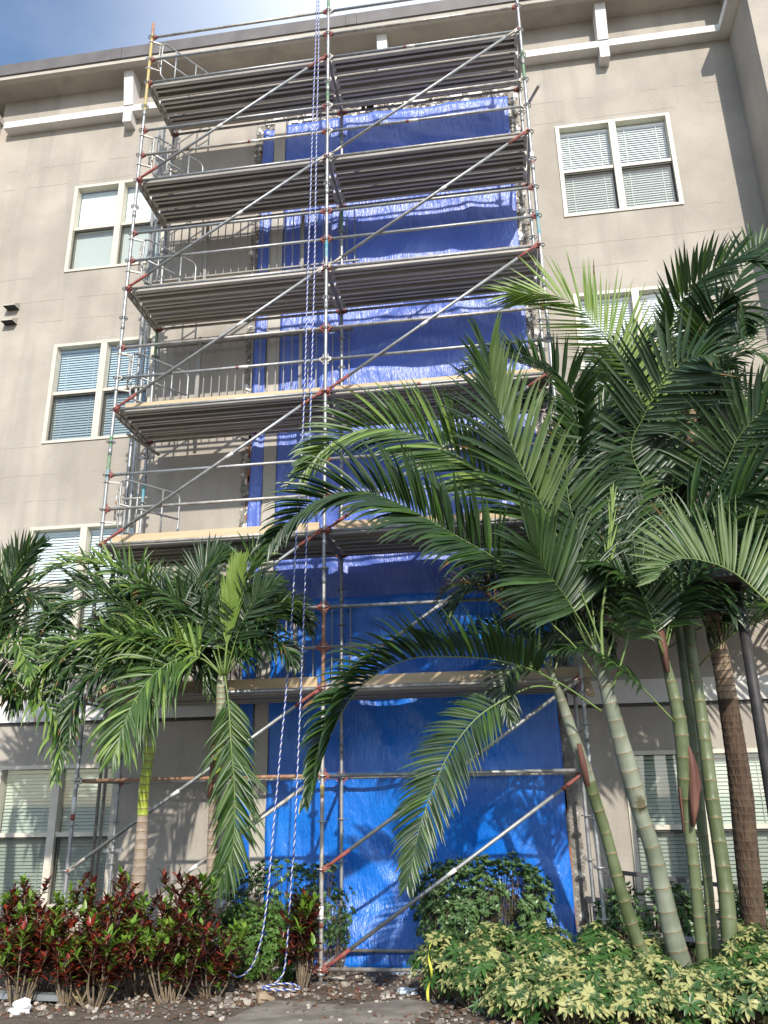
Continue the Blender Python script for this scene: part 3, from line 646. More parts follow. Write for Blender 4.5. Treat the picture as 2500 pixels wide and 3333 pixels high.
# ================================================================= PALMS
UPZ = Vector((0, 0, 1)); TOC = Vector((0.15, -1, 0.15)).normalized()
rp = random.Random(99)
MIX = dict(midl=('light', .16), dark=('midl', .14), mid=('pale', .3), grey=('dark', .35), light=('lime', .3), lime=('light', .3), pale=('mid', .4), dead=('mid', .12))
def frond_mesh(pts, L, wid=.034, n=34, face=.5, v=30, g=.5, curl=1.0, t0=.18, a0=66, a1=22, rr=.011, vl=None, jit=.12, tipw=.35, back=0, sides=(1, -1), seg=8, fold=.3, pv=.25, ms=None):
    mb = MB(); path = resample(catmull(pts, 10), .03); m = len(path)
    mb.tube(path[::3]+[path[-1]], [rr*(1-.8*(i/ (len(path[::3])))) for i in range(len(path[::3])+1)], 6, 0)
    UPV = (UPZ*(1-face)+TOC*face).normalized(); upl = None
    for k in range(n):
        tt = t0+(1-t0)*(k+.5)/n
        for sd in sides:
            t_ = min(.999, max(t0*.9, tt+rp.uniform(-.3, .3)/n)); f = t_*(m-1); i = int(f); c = path[i].lerp(path[min(i+1, m-1)], f-i)
            T = (path[min(i+2, m-1)]-path[max(i-2, 0)]).normalized()
            Sd = T.cross(UPV)
            if Sd.length < .15: Sd = T.cross(TOC if face < .5 else UPZ)
            Sd.normalize(); Nn = Sd.cross(T).normalized()
            q = max(0, (t_-t0)/(1-t0)); a = R(a0+(a1-a0)*q**1.3)+rp.uniform(-jit, jit)*.6
            vv = R((v if sd > 0 or vl is None else vl)+rp.uniform(-14, 14)*jit*6)
            d = T*math.cos(a)+(Sd*sd*math.cos(vv)+Nn*math.sin(vv))*math.sin(a)
            prof = (.62+.38*math.sin(math.pi*min(1, q*.9+.18)))*(1 if q < .75 else 1-(q-.75)/.25*(1-tipw-.2))
            ll = L*prof*rp.uniform(.85, 1.12); st = ll/seg; pos = c.copy(); w_ = wid*rp.uniform(.75, 1.2); mi_ = 2 if rp.random() < pv else 1
            if ms is not None and sd == ms: mi_ = 4
            if rp.random() < .015: continue
            fn = Nn*1.0; rows_ = []
            tw = rp.uniform(-.25, .25)
            for s_ in range(seg+1):
                u_ = s_/seg; ww = w_*(.35+.65*min(1, u_*5))*(1-max(0, u_-.5)/.5)**.8 if u_ < 1 else .0008
                sv = d.cross(fn); sv = sv.normalized() if sv.length > 1e-4 else Sd
                nn = sv.cross(d).normalized(); ct, sn = math.cos(tw*u_*3), math.sin(tw*u_*3)
                sv2 = sv*ct+nn*sn; nn2 = nn*ct-sv*sn
                rows_.append((pos-sv2*ww/2+nn2*ww*fold, pos.copy(), pos+sv2*ww/2+nn2*ww*fold))
                pos = pos+d*st
                gg = g*(.25+curl*u_**2.4*3.4)*rp.uniform(.7, 1.3)
                d = (d+Vector((0, 0, -1))*gg*st/max(ll, .1)*1.0).normalized()
            b = len(mb.v)
            for r_ in rows_: mb.v += [tuple(z) for z in r_]
            for s_ in range(seg):
                for h in (0, 1):
                    mb.f.append((b+s_*3+h, b+s_*3+h+1, b+s_*3+h+4, b+s_*3+h+3)); mb.m.append(3 if (s_ >= seg-2 and mi_ == 2 and tw > .19) else mi_); mb.sm.append(True)
    return mb
def F(parent, pts, Y0, Y1, L, m='dark', ctl=None, **kw):
    n = len(pts); PP = []
    for i, (u, v) in enumerate(pts):
        t_ = i/(n-1); PP.append(P(u, v, Y0+(Y1-Y0)*t_+(ctl or 0)*math.sin(math.pi*t_)))
    kw.setdefault('pv', MIX[m][1]); m = 'midl' if (m == 'mid' and kw.get('jit', 0) > .3) else m; m3 = kw.pop('m3', 'light'); mb = frond_mesh(PP, L, **kw); return mb.build('frond', [RAC, LF[m], LF[MIX[m][0]], LF['dead'], LF[m3]], parent)
def stem(name, parent, pts, Y0, Y1, ring_px=0, mats=(BAM, RNG), mband=None, down=True, swell=None):
    """pts = (u, v, width_px) from bottom to top"""
    PP = []; n = len(pts)
    for i, (u, v, wp) in enumerate(pts):
        t_ = i/(n-1); p = P(u, v, Y0+(Y1-Y0)*t_); PP.append((p, wp/2*((p-CAM).dot(fw))/FOC*(.9 if u > 1700 else 1)))
    if down:
        p, r_ = PP[0]; gz_ = groundz(p.y)-.05; d = (PP[1][0]-p); 
        if p.z > gz_+.02: PP.insert(0, (p+d*((gz_-p.z)/d.z), r_*1.12))
    ctr = catmull([q[0] for q in PP], 12); rd = []
    for i in range(len(PP)-1):
        for k in range(12): rd.append(PP[i][1]+(PP[i+1][1]-PP[i][1])*k/12)
    rd.append(PP[-1][1]); L = [0]
    for a, b in zip(ctr, ctr[1:]): L.append(L[-1]+(b-a).length)
    tot = L[-1]; mb = MB(); pp = []; rr_ = []; mm = []; s_ = 0; nxt = ring_px; rk = random.Random(int(tot*1000))
    def at(s):
        s = min(max(s, 0), tot)
        for i in range(len(L)-1):
            if L[i+1] >= s:
                f = (s-L[i])/max(1e-9, L[i+1]-L[i]); return ctr[i].lerp(ctr[i+1], f), rd[i]+(rd[i+1]-rd[i])*f
        return ctr[-1], rd[-1]
    pos = [0.0]; rings = []
    if ring_px:
        s = rk.uniform(.03, .1)
        while s < tot-.05: rings.append(s); s += ring_px*(1-.25*s/tot)*rk.uniform(.82, 1.15)
    ev = [(0, 0, 0)]
    for s in rings: ev += [(s-.012, 0, 0), (s-.005, .0022, 1), (s+.005, .0022, 0), (s+.014, -.001, 0)]
    s = .06
    while s < tot:
        if all(abs(s-q) > .025 for q in rings): ev.append((s, rk.uniform(-.0012, .0012), 0))
        s += .07
    ev.append((tot, 0, 0)); ev.sort()
    for (s, dr, mi) in ev:
        c, r_ = at(s); pp.append(c); rr_.append(r_+dr)
        if mi == 0 and mband:
            for (a, b, k) in mband:
                if a <= s/tot < b: mi = k
        mm.append(mi)
    mb.tube(pp, rr_, 14, mm); return mb.build(name, list(mats), parent)
def palm(name, pt, Y, label, cat='palm tree', group=None):
    p = P(pt[0], pt[1], Y); return thing(name, (p.x, Y, groundz(Y)), label, cat, group)
GR = 'slender palm stems clumped in the yellow shrubs'
GL = 'lime shafted palms left of the tarp'
# --- right clump
s1 = palm('palm_tree', (2146, 3230), -.35, 'slender leaning green palm stem, leftmost of the clump in the yellow shrubs', group=GR)
stem('trunk', s1, [(2150, 3240, 56), (2081, 3079, 50), (2023, 2905, 45), (1973, 2717, 42), (1936, 2600, 42), (1909, 2514, 46), (1860, 2378, 42), (1828, 2280, 34), (1811, 2237, 28), (1780, 2150, 14)], -.35, -.9, .24, (BAM, RNG, BAW), [(.62, 1, 2)])
s2 = palm('palm_tree', (2240, 3223), -.45, 'thick leaning palm stem with whitish waxy shaft, second from the left in the clump', group=GR)
stem('trunk', s2, [(2250, 3250, 84), (2190, 3042, 72), (2161, 2920, 66), (2125, 2768, 60), (2085, 2650, 58), (2072, 2590, 66), (2050, 2514, 70), (2018, 2405, 60), (1985, 2285, 52), (1958, 2190, 42), (1935, 2100, 26)], -.45, -1.0, .22, (BAW, RNG, BAW))
s3 = palm('palm_tree', (2305, 3252), -.5, 'slender palm stem with a dried red brown husk hanging on it, middle of the clump', group=GR)
stem('trunk', s3, [(2305, 3255, 46), (2291, 3151, 44), (2273, 2970, 42), (2255, 2789, 42), (2233, 2630, 44), (2229, 2568, 50), (2224, 2460, 50), (2208, 2324, 50), (2175, 2188, 34), (2150, 2100, 20)], -.5, -.8, .24, (BAM, RNG))
s4 = palm('palm_tree', (2385, 3252), -.5, 'tallest and thickest green palm stem, right of the husk stem in the clump', group=GR)
stem('trunk', s4, [(2385, 3255, 64), (2374, 3042, 58), (2358, 2862, 54), (2336, 2717, 50), (2316, 2590, 50), (2300, 2460, 46), (2278, 2297, 44), (2256, 2161, 42), (2240, 2025, 44), (2213, 1863, 40), (2180, 1700, 34)], -.5, -.2, .23, (BAM, RNG))
s5 = palm('palm_tree', (2331, 3245), -.25, 'thin olive green palm stem standing between the husk stem and the thickest stem', group=GR)
stem('trunk', s5, [(2335, 3245, 36), (2313, 2970, 34), (2296, 2790, 34), (2276, 2608, 38), (2262, 2450, 40), (2245, 2300, 38), (2228, 2180, 32), (2200, 2000, 20)], -.25, 0, .24, (BAM, RNG))
s6 = palm('palm_tree', (2470, 3100), .15, 'taller palm with rough brown fibrous trunk at the right, before the ground floor window', group=None)
stem('trunk', s6, [(2478, 3100, 84), (2457, 3006, 84), (2428, 2753, 82), (2414, 2590, 82), (2397, 2460, 76), (2376, 2324, 70), (2354, 2188, 64), (2327, 2053, 62), (2305, 1906, 62), (2290, 1700, 58), (2262, 1480, 56), (2240, 1330, 50)], .15, 0, .09, (BRD, BRX, BRT), [(.45, 1, 2)])
# tall brown palm fronds (top right)
F(s6, [(2240, 1340), (2195, 1200), (2190, 1050), (2240, 950), (2320, 880), (2410, 845), (2490, 880)], -.1, -.5, .62, 'dark', n=40, face=.75, v=25, vl=50, g=.35, curl=1.6, wid=.055, t0=.25, jit=.05)
F(s6, [(2242, 1345), (2272, 1178), (2310, 1045), (2364, 985), (2412, 1010), (2430, 1090)], -.2, -1.0, .60, 'dark', n=38, face=.6, v=35, g=.8, curl=1.5, wid=.05, t0=.3)
F(s6, [(2242, 1340), (2320, 1180), (2400, 1080), (2480, 1050), (2560, 1090)], -.1, .3, .62, 'grey', n=34, face=.45, v=20, g=.9, curl=1.4, wid=.045)
F(s6, [(2240, 1345), (2340, 1200), (2430, 1150), (2520, 1180), (2580, 1260)], 0, -.7, .6, 'mid', n=30, face=.5, v=10, g=1.3, curl=1.2, wid=.04)
F(s6, [(2238, 1345), (2160, 1230), (2060, 1180), (1960, 1210), (1900, 1290)], 0, .4, .6, 'dark', n=34, face=.5, v=20, g=1.0, curl=1.2, wid=.04)
F(s6, [(2240, 1340), (2300, 1130), (2390, 930), (2470, 800), (2560, 760)], .2, .6, .6, 'dark', n=34, face=.6, v=30, g=.7, curl=1.5, wid=.045, t0=.3)
F(s6, [(2240, 1340), (2290, 1250), (2370, 1240), (2440, 1320), (2470, 1430)], 0, -.5, .6, 'dark', n=30, face=.5, v=10, g=1.3, curl=1, wid=.04)
F(s6, [(2240, 1340), (2180, 1280), (2090, 1290), (2010, 1370), (1970, 1480)], 0, .6, .6, 'dark', n=30, face=.5, v=10, g=1.3, curl=1, wid=.04)
# crown of the tall clump stem s4
F(s4, [(2180, 1700), (2057, 1480), (2097, 1354), (2136, 1277), (2195, 1200), (2268, 1158), (2330, 1160)], -.3, -1.2, .95, 'grey', n=38, face=.9, v=8, vl=8, g=.28, curl=1.3, wid=.062, t0=.16, a0=70, a1=45, jit=.05)
F(s4, [(2180, 1710), (2120, 1400), (2024, 1162), (1927, 1046), (1869, 992), (1789, 959), (1660, 958)], -.2, -.6, .95, 'lime', n=52, face=.92, v=12, vl=-60, g=.02, curl=.2, wid=.038, t0=.36, a0=60, a1=16, jit=.05, tipw=.6)
F(s4, [(2185, 1700), (2300, 1640), (2400, 1430), (2500, 1330), (2600, 1290)], -.3, -1.2, .85, 'dark', n=34, face=.85, v=10, g=.5, curl=1.6, wid=.062, t0=.25, a0=80)
F(s4, [(2190, 1700), (2280, 1660), (2360, 1640), (2450, 1600), (2530, 1620)], -.5, -1.4, .8, 'dark', n=34, face=.8, v=25, g=.6, curl=1.5, wid=.055, t0=.15)
F(s4, [(2180, 1700), (2100, 1600), (2000, 1560), (1900, 1580), (1830, 1650)], -.2, .4, .8, 'dark', n=36, face=.5, v=25, g=.9, curl=1.2, wid=.05)
F(s4, [(2180, 1700), (2200, 1500), (2260, 1380), (2330, 1330), (2400, 1370)], -.2, .5, .8, 'mid', n=36, face=.5, v=25, g=.8, curl=1.2, wid=.05)
F(s4, [(2180, 1700), (2010, 1450), (1880, 1340), (1760, 1310), (1670, 1340)], 0, .5, .7, 'dark', n=40, face=.4, v=30, g=.8, curl=1.3, wid=.048)
# crown of s3
F(s3, [(2550, 2010), (2431, 1896), (2364, 1850), (2298, 1827), (2232, 1817), (2175, 1832), (2140, 1880)], -1.4, -1.7, .80, 'pale', n=44, face=.95, v=6, g=.18, curl=1.9, wid=.046, t0=.05, a0=84, a1=30, jit=.05, sides=(1,))
F(s3, [(2160, 2130), (2100, 1960), (2060, 1900), (1990, 1850), (1930, 1840)], -.9, -1.2, .6, 'dark', n=34, face=.5, v=20, g=.9, curl=1.3, wid=.045)
F(s3, [(2160, 2120), (2200, 1960), (2260, 1900), (2340, 1930), (2390, 2010)], -.8, -1.1, .55, 'dark', n=32, face=.4, v=20, g=1.0, curl=1.2, wid=.04)
F(s3, [(2197, 2351), (2121, 2270), (2061, 2210), (1970, 2140), (1880, 2110), (1800, 2120)], -.8, -1.1, .42, 'dark', n=36, face=.3, v=5, g=1.6, curl=1, wid=.034, t0=.3)
F(s3, [(2160, 2130), (2140, 2000), (2090, 1880), (2080, 1740), (2100, 1640)], -.7, -.4, .7, 'dark', n=34, face=.8, v=20, g=.7, curl=1.2, wid=.05)
F(s3, [(2165, 2130), (2230, 1900), (2330, 1740), (2440, 1660), (2550, 1650)], -.8, -.6, .75, 'dark', n=38, face=.6, v=20, g=.8, curl=1.3, wid=.048)
# s5 crown
F(s5, [(2273, 2172), (2327, 2112), (2403, 2053), (2468, 2025), (2570, 1990)], -.1, -.5, .42, 'dark', n=34, face=.3, v=45, g=1.1, curl=1.8, wid=.032, t0=.2)
F(s5, [(2205, 2020), (2150, 1850), (2080, 1760), (2000, 1740), (1930, 1790)], 0, .4, .6, 'dark', n=34, face=.5, v=20, g=1, curl=1.2, wid=.042)
F(s5, [(2205, 2020), (2260, 1830), (2350, 1720), (2450, 1700), (2530, 1760)], 0, .5, .6, 'mid', n=34, face=.5, v=20, g=1, curl=1.2, wid=.042)
F(s5, [(2205, 2020), (2240, 1850), (2300, 1650), (2390, 1540), (2480, 1500)], .2, .7, .7, 'dark', n=36, face=.6, v=20, g=.9, curl=1.2, wid=.045)
# crown of s2
F(s2, [(1955, 2160), (1915, 2066), (1847, 1953), (1802, 1890), (1765, 1835), (1730, 1780)], -1.0, -1.5, .88, 'dark', n=34, face=.93, v=4, vl=14, g=.30, curl=2.2, wid=.058, t0=.42, a0=78, a1=20, jit=.04, tipw=.9)
F(s2, [(1938, 2202), (1870, 2103), (1780, 2012), (1690, 1890), (1600, 1810), (1503, 1754), (1322, 1652), (1189, 1603), (1057, 1621), (960, 1682), (880, 1770)], -1.1, -1.9, .80, 'dark', n=74, face=.6, v=52, vl=5, g=.55, curl=2.3, wid=.056, t0=.34, a0=56, a1=22)
F(s2, [(1965, 2120), (1900, 1950), (1840, 1800), (1768, 1654), (1731, 1586), (1674, 1470), (1623, 1336), (1600, 1240), (1590, 1160)], -1.1, -1.6, .95, 'dark', n=42, face=.82, v=16, vl=14, g=.3, curl=2.6, ms=1, m3='pale', wid=.050, t0=.42, a0=50, a1=13, jit=.12, tipw=.8)
F(s2, [(1940, 2150), (1850, 1960), (1740, 1720), (1640, 1590), (1490, 1483), (1352, 1416), (1237, 1395), (1141, 1410), (1051, 1465), (985, 1543)], -.9, -1.5, .86, 'midl', n=78, face=.7, v=45, vl=-5, g=.45, curl=2.2, wid=.052, t0=.34, a0=52, a1=20)
F(s2, [(1958, 2315), (1850, 2240), (1775, 2200), (1712, 2173), (1604, 2146), (1459, 2137), (1336, 2144), (1220, 2198), (1134, 2285), (1060, 2430), (1010, 2590)], -1.1, -2.0, .60, 'dark', n=66, face=.35, v=74, vl=58, g=.55, curl=2.0, wid=.068, t0=.2, a0=72, a1=26, jit=.05)
F(s2, [(1962, 2160), (1958, 2020), (1975, 1880), (1990, 1720), (1992, 1600)], -1.1, -1.1, .4, 'light', n=9, face=.8, v=10, g=.05, curl=.3, wid=.022, t0=.45, a0=9, a1=4, rr=.02)
F(s2, [(1945, 2170), (1930, 1990), (1900, 1800), (1850, 1620), (1850, 1480), (1880, 1380)], -1.0, -.5, .75, 'dark', n=44, face=.8, v=20, g=.6, curl=1.3, wid=.045, t0=.3)
F(s2, [(1975, 2150), (2020, 1990), (2030, 1850), (2010, 1700), (1990, 1620)], -.9, -.6, .62, 'dark', n=34, face=.8, v=15, g=.8, curl=1.3, wid=.04, t0=.3)
F(s2, [(1990, 2250), (2030, 2130), (2060, 2000), (2060, 1930)], -.9, -.9, .4, 'mid', n=16, face=.8, v=15, g=1.2, curl=1.5, wid=.036, t0=.5, rr=.016)
F(s2, [(1950, 2180), (1860, 2010), (1750, 1880), (1640, 1850), (1560, 1890), (1490, 1960)], -.9, -.7, .45, 'dark', n=40, face=.4, v=25, g=1.2, curl=1.3, wid=.034, t0=.3)
# crown of s1
F(s1, [(1790, 2180), (1876, 1500), (1880, 1350), (1854, 1267), (1789, 1220), (1724, 1194), (1656, 1173), (1580, 1180), (1515, 1215)], -.6, -.4, .62, 'dark', n=58, face=.55, v=66, vl=40, g=.55, curl=2.0, wid=.05, t0=.5, a0=74, a1=26, jit=.05)
F(s1, [(1812, 2240), (1734, 2235), (1640, 2278), (1553, 2336), (1481, 2423), (1430, 2517), (1373, 2668), (1351, 2763), (1326, 2880)], -.9, -1.7, .48, 'dark', n=60, face=.85, v=-10, vl=15, g=.55, curl=1.0, wid=.036, t0=.25, a0=62, a1=25, jit=.07)
F(s1, [(1805, 2220), (1740, 2100), (1657, 2062), (1560, 2060), (1480, 2110)], -.7, -.3, .42, 'dark', n=40, face=.3, v=45, g=1.0, curl=1.4, wid=.032, t0=.2)
F(s1, [(1800, 2220), (1720, 2060), (1620, 1960), (1540, 1905), (1470, 1910), (1420, 1960)], -.8, -.6, .36, 'dead', n=44, face=.5, v=40, g=.9, curl=1.8, wid=.014, t0=.35)
F(s1, [(1800, 2220), (1720, 2165), (1655, 2190), (1640, 2270), (1665, 2350)], -.9, -1.1, .34, 'dark', n=40, face=.7, v=5, g=1.0, curl=1.6, wid=.026, t0=.2)
F(s1, [(1800, 2215), (1760, 2040), (1690, 1900), (1600, 1830), (1520, 1850)], -.6, 0, .45, 'dark', n=38, face=.5, v=25, g=1.2, curl=1.4, wid=.034, t0=.3)
F(s1, [(1795, 2200), (1800, 2000), (1830, 1850), (1860, 1750), (1850, 1640)], -.5, 0, .6, 'dark', n=36, face=.7, v=20, g=.9, curl=1.2, wid=.04, t0=.3)
F(s1, [(1800, 2215), (1830, 2100), (1880, 2040), (1950, 2050), (1990, 2120)], -.6, -.1, .4, 'dark', n=32, face=.5, v=20, g=1.2, curl=1.3, wid=.034, t0=.2)
# random inner fill so the crown is dense, each frond on a stem of the clump
F(s4, [(2180, 1710), (2090, 1450), (2030, 1260), (2060, 1130), (2140, 1080)], .1, .3, .75, 'dark', n=44, face=.6, v=25, g=.9, curl=1.3, wid=.055, t0=.25)
F(s4, [(2185, 1710), (2140, 1480), (2100, 1320), (2010, 1240), (1900, 1250)], .2, .6, .75, 'dark', n=46, face=.6, v=25, g=.9, curl=1.3, wid=.055, t0=.25)
F(s5, [(2205, 2020), (2180, 1650), (2200, 1350), (2280, 1200), (2380, 1180)], .3, .5, .75, 'dark', n=46, face=.6, v=25, g=.9, curl=1.3, wid=.055, t0=.4)
F(s2, [(1945, 2150), (1880, 1800), (1900, 1500), (1960, 1330), (2050, 1290)], -.7, -.2, .7, 'dark', n=50, face=.6, v=25, g=.9, curl=1.3, wid=.052, t0=.35)
for k in range(34):
    pr = (s4, s5, s3, s2)[k % 4]; bu, bv, by = ((2180, 1710, .1), (2205, 2020, .3), (2158, 2120, .1), (1945, 2150, -.4))[k % 4]
    an = rp.uniform(-1.25, 1.25); ln = rp.uniform(380, 620); tx = bu+ln*math.sin(an)*.9; tv = bv-ln*math.cos(an)
    F(pr, [(bu, bv), (bu+(tx-bu)*.35, bv+(tv-bv)*.5), (bu+(tx-bu)*.7, bv+(tv-bv)*.85), (tx, tv+20), (bu+(tx-bu)*1.25, tv+110)], by, by+rp.uniform(-.2, .5), rp.uniform(.55, .8), rp.choice(['dark', 'dark', 'mid']), n=34, face=.55, v=20, g=.9, curl=1.3, wid=.045, t0=.25)
# husks
def husk(parent, px, Y, mat_=HUS, depth=.05):
    h = MB(); n = len(px)//2; L_ = [P(u, v, Y) for (u, v) in px[:n]]; R_ = [P(u, v, Y) for (u, v) in px[n:]]
    rows_ = []
    for a, b in zip(L_, R_):
        rows_.append([a.lerp(b, k/6)+Vector((0, -depth*math.sin(math.pi*k/6), 0)) for k in range(7)])
    b0 = len(h.v)
    for r_ in rows_: h.v += [tuple(q) for q in r_]
    for j in range(len(rows_)-1):
        for k in range(6): a = b0+j*7+k; h.f.append((a, a+1, a+8, a+7)); h.m.append(0); h.sm.append(True)
    o = h.build('husk', mat_, parent); md = o.modifiers.new('s', 'SOLIDIFY'); md.thickness = .004; return o
husk(s3, [(2232, 2430), (2236, 2500), (2240, 2570), (2246, 2640), (2250, 2690), (2245, 2430), (2270, 2490), (2282, 2550), (2276, 2620), (2262, 2690)], -.72)
husk(s3, [(2210, 2560), (2214, 2620), (2222, 2700), (2213, 2560), (2222, 2620), (2228, 2710)], -.7, depth=.02)
husk(s3, [(2100, 1950), (2120, 2020), (2145, 2100), (2165, 2190), (2135, 1940), (2155, 2020), (2172, 2100), (2180, 2190)], -.85, depth=.04)
husk(s1, [(1878, 2420), (1890, 2500), (1905, 2560), (1890, 2420), (1910, 2490), (1920, 2560)], -.8, depth=.02)
# --- left palms
A = palm('palm_tree', (434, 3000), -.4, 'short palm with lime green shaft and swollen ringed grey base, left of the hanging frond', group=GL)
stem('trunk', A, [(434, 3000, 66), (443, 2930, 54), (457, 2798, 44), (464, 2665, 36), (467, 2592, 34), (474, 2533, 36), (486, 2440, 36), (492, 2340, 28), (500, 2250, 16)], -.4, -.6, .10, (GRT, RNG, LIM, GYS), [(.55, .8, 2), (.8, 1, 3)])
B = palm('palm_tree', (675, 3215), -.3, 'palm with grey and lime shaft, long frond hanging down its trunk, rope tied to it', group=GL)
stem('trunk', B, [(672, 3215, 52), (680, 3129, 40), (684, 2997, 36), (690, 2800, 34), (695, 2665, 34), (704, 2500, 34), (716, 2440, 36), (718, 2359, 34), (720, 2294, 34), (722, 2215, 32), (728, 2180, 16)], -.3, -.45, .09, (GRT, RNG, LIM, GYS), [(.64, .78, 2), (.78, 1, 3)])
husk(B, [(690, 2410), (684, 2500), (676, 2600), (698, 2410), (696, 2500), (690, 2600)], -.47, depth=.02)
C_ = palm('palm_tree', (-130, 3100), -.6, 'palm at the left edge of the photo whose fronds reach in from the side', group=GL)
stem('trunk', C_, [(-130, 3100, 60), (-110, 2700, 44), (-95, 2400, 40), (-85, 2230, 34), (-75, 2150, 20)], -.6, -.8, .10, (GRT, RNG, LIM, GYS), [(.65, .85, 2), (.85, 1, 3)])
LW = dict(wid=.034, jit=.5, curl=1.3, pv=.42)
F(C_, [(-75, 2160), (-30, 2060), (0, 1994), (30, 1900), (60, 1840), (105, 1790), (150, 1770)], -.8, -1.0, .52, 'dark', n=56, face=.9, v=15, g=.25, a0=52, t0=.1, wid=.036, jit=.25)
F(C_, [(-75, 2160), (-20, 2100), (40, 2090), (80, 2140), (95, 2220)], -.9, -1.3, .30, 'mid', n=34, face=.6, v=5, g=1.6, **LW)
F(C_, [(-75, 2160), (-40, 2240), (40, 2262), (120, 2275), (175, 2330), (195, 2420), (185, 2540)], -.9, -1.2, .42, 'mid', n=50, face=.4, v=25, g=1.7, **LW)
F(C_, [(-75, 2160), (-30, 2130), (20, 2150), (50, 2230), (40, 2320)], -.7, -.9, .4, 'dark', n=40, face=.5, v=10, g=1.6, **LW)
F(C_, [(-75, 2160), (-70, 2050), (-20, 1920), (20, 1850), (40, 1800)], -.7, -.7, .5, 'dark', n=44, face=.8, v=20, g=0.60, **LW)
F(A, [(500, 2250), (490, 2080), (430, 1985), (340, 1955), (230, 1985), (130, 2060), (80, 2150)], -.6, -.8, .48, 'dark', n=64, face=.55, v=35, g=1.05, **LW)
F(A, [(500, 2250), (500, 2020), (450, 1900), (380, 1850), (280, 1832), (190, 1845), (125, 1890)], -.6, -.3, .46, 'mid', n=62, face=.6, v=40, g=0.68, **LW)
F(A, [(500, 2250), (455, 2120), (380, 2085), (290, 2090), (200, 2130), (130, 2210), (110, 2290)], -.7, -1.1, .44, 'mid', n=62, face=.6, v=30, g=1.20, **LW)
F(A, [(498, 2250), (440, 2180), (360, 2175), (290, 2210), (240, 2300), (225, 2410)], -.8, -1.2, .42, 'dark', n=56, face=.5, v=15, g=1.6, **LW)
F(A, [(500, 2250), (520, 2060), (520, 1950), (480, 1870), (430, 1850)], -.5, -.1, .5, 'dark', n=50, face=.6, v=20, g=1.05, **LW)
F(A, [(500, 2250), (540, 2080), (600, 1980), (680, 1930), (750, 1960)], -.5, -.3, .45, 'dark', n=50, face=.6, v=20, g=1.20, **LW)
F(A, [(498, 2250), (470, 2150), (420, 2050), (350, 2020), (260, 2060)], -.6, 0, .45, 'dark', n=50, face=.5, v=20, g=1, **LW)
F(A, [(502, 2250), (540, 2160), (600, 2120), (660, 2160), (690, 2260)], -.5, -.2, .4, 'dark', n=44, face=.5, v=10, g=1.6, **LW)
F(B, [(722, 2200), (660, 2145), (600, 2140), (540, 2165), (475, 2225), (415, 2330), (370, 2460)], -.6, -1.25, .70, 'mid', n=66, face=.7, v=0, g=1.6, wid=.036, jit=.34, curl=1.1)
F(B, [(730, 2195), (740, 2080), (752, 1980), (768, 1890), (782, 1830)], -.55, -.6, .55, 'light', n=44, face=.85, v=8, g=.03, curl=.2, a0=16, a1=8, wid=.03, t0=.25, rr=.018, jit=.08)
F(B, [(735, 2195), (790, 2090), (850, 2020), (920, 1975), (985, 1980)], -.4, -.3, .46, 'mid', n=52, face=.6, v=20, g=1.20, **LW)
F(B, [(735, 2190), (760, 2020), (800, 1880), (840, 1800), (890, 1760)], -.4, -.2, .52, 'dark', n=54, face=.8, v=20, g=0.75, **LW)
F(B, [(722, 2190), (680, 2040), (645, 1910), (665, 1850), (735, 1795)], -.35, -.1, .5, 'dark', n=44, face=.85, v=20, g=.3, t0=.4, wid=.042, jit=.15)
F(B, [(720, 2195), (679, 2080), (615, 1985), (529, 1929), (443, 1908), (370, 1930)], -.5, -.6, .5, 'dark', n=60, face=.65, v=30, g=1.05, **LW)
F(B, [(720, 2195), (640, 2115), (540, 2085), (430, 2080), (330, 2105), (250, 2170)], -.6, -1.0, .48, 'mid', n=62, face=.6, v=30, g=1.35, **LW)
F(B, [(735, 2200), (800, 2120), (870, 2090), (930, 2110), (960, 2170)], -.5, -.7, .36, 'dark', n=44, face=.5, v=10, g=1.6, **LW)
F(B, [(732, 2200), (744, 2290), (752, 2420), (762, 2550), (764, 2690), (750, 2790), (705, 2880), (650, 2950)], -.6, -.8, .50, 'mid', n=84, face=.9, v=-8, g=.9, curl=.8, wid=.032, t0=.1, a0=46, a1=22, jit=.3)
F(B, [(735, 2200), (775, 2060), (830, 1950), (900, 1900)], -.45, -.6, .5, 'grey', n=34, face=.85, v=10, g=.35, wid=.04, t0=.3, jit=.2)
F(B, [(725, 2195), (700, 2060), (680, 1960), (650, 1960)], -.5, -.6, .45, 'grey', n=30, face=.85, v=10, g=.4, wid=.04, t0=.3, jit=.2)
F(C_, [(-75, 2160), (-20, 1990), (60, 1930), (150, 1960), (220, 2050)], -.8, -.6, .5, 'dark', n=56, face=.6, v=20, g=1.1, **LW)
F(C_, [(-75, 2160), (-10, 2060), (70, 2040), (150, 2100), (190, 2200)], -.7, -.9, .48, 'dark', n=56, face=.6, v=15, g=1.3, **LW)
F(A, [(500, 2250), (470, 2060), (400, 1940), (300, 1900), (200, 1930), (140, 2010)], -.5, -.2, .52, 'dark', n=60, face=.6, v=30, g=.9, **LW)
F(A, [(498, 2250), (420, 2150), (320, 2130), (230, 2170), (160, 2270)], -.7, -1.0, .5, 'dark', n=60, face=.6, v=15, g=1.3, **LW)
for k in range(18):
    pr, bu, bv = ((A, 500, 2250), (B, 725, 2195))[k % 2]; an = rp.uniform(-1.3, .9); ln = rp.uniform(200, 340)
    tx = bu+ln*math.sin(an); tv = bv-ln*math.cos(an)
    F(pr, [(bu, bv), (bu+(tx-bu)*.4, bv+(tv-bv)*.55), (tx, tv), (bu+(tx-bu)*1.4, tv+60)], -.3, rp.uniform(-.2, .3), .45, 'dark', n=44, face=.6, v=20, g=1.35, **LW)

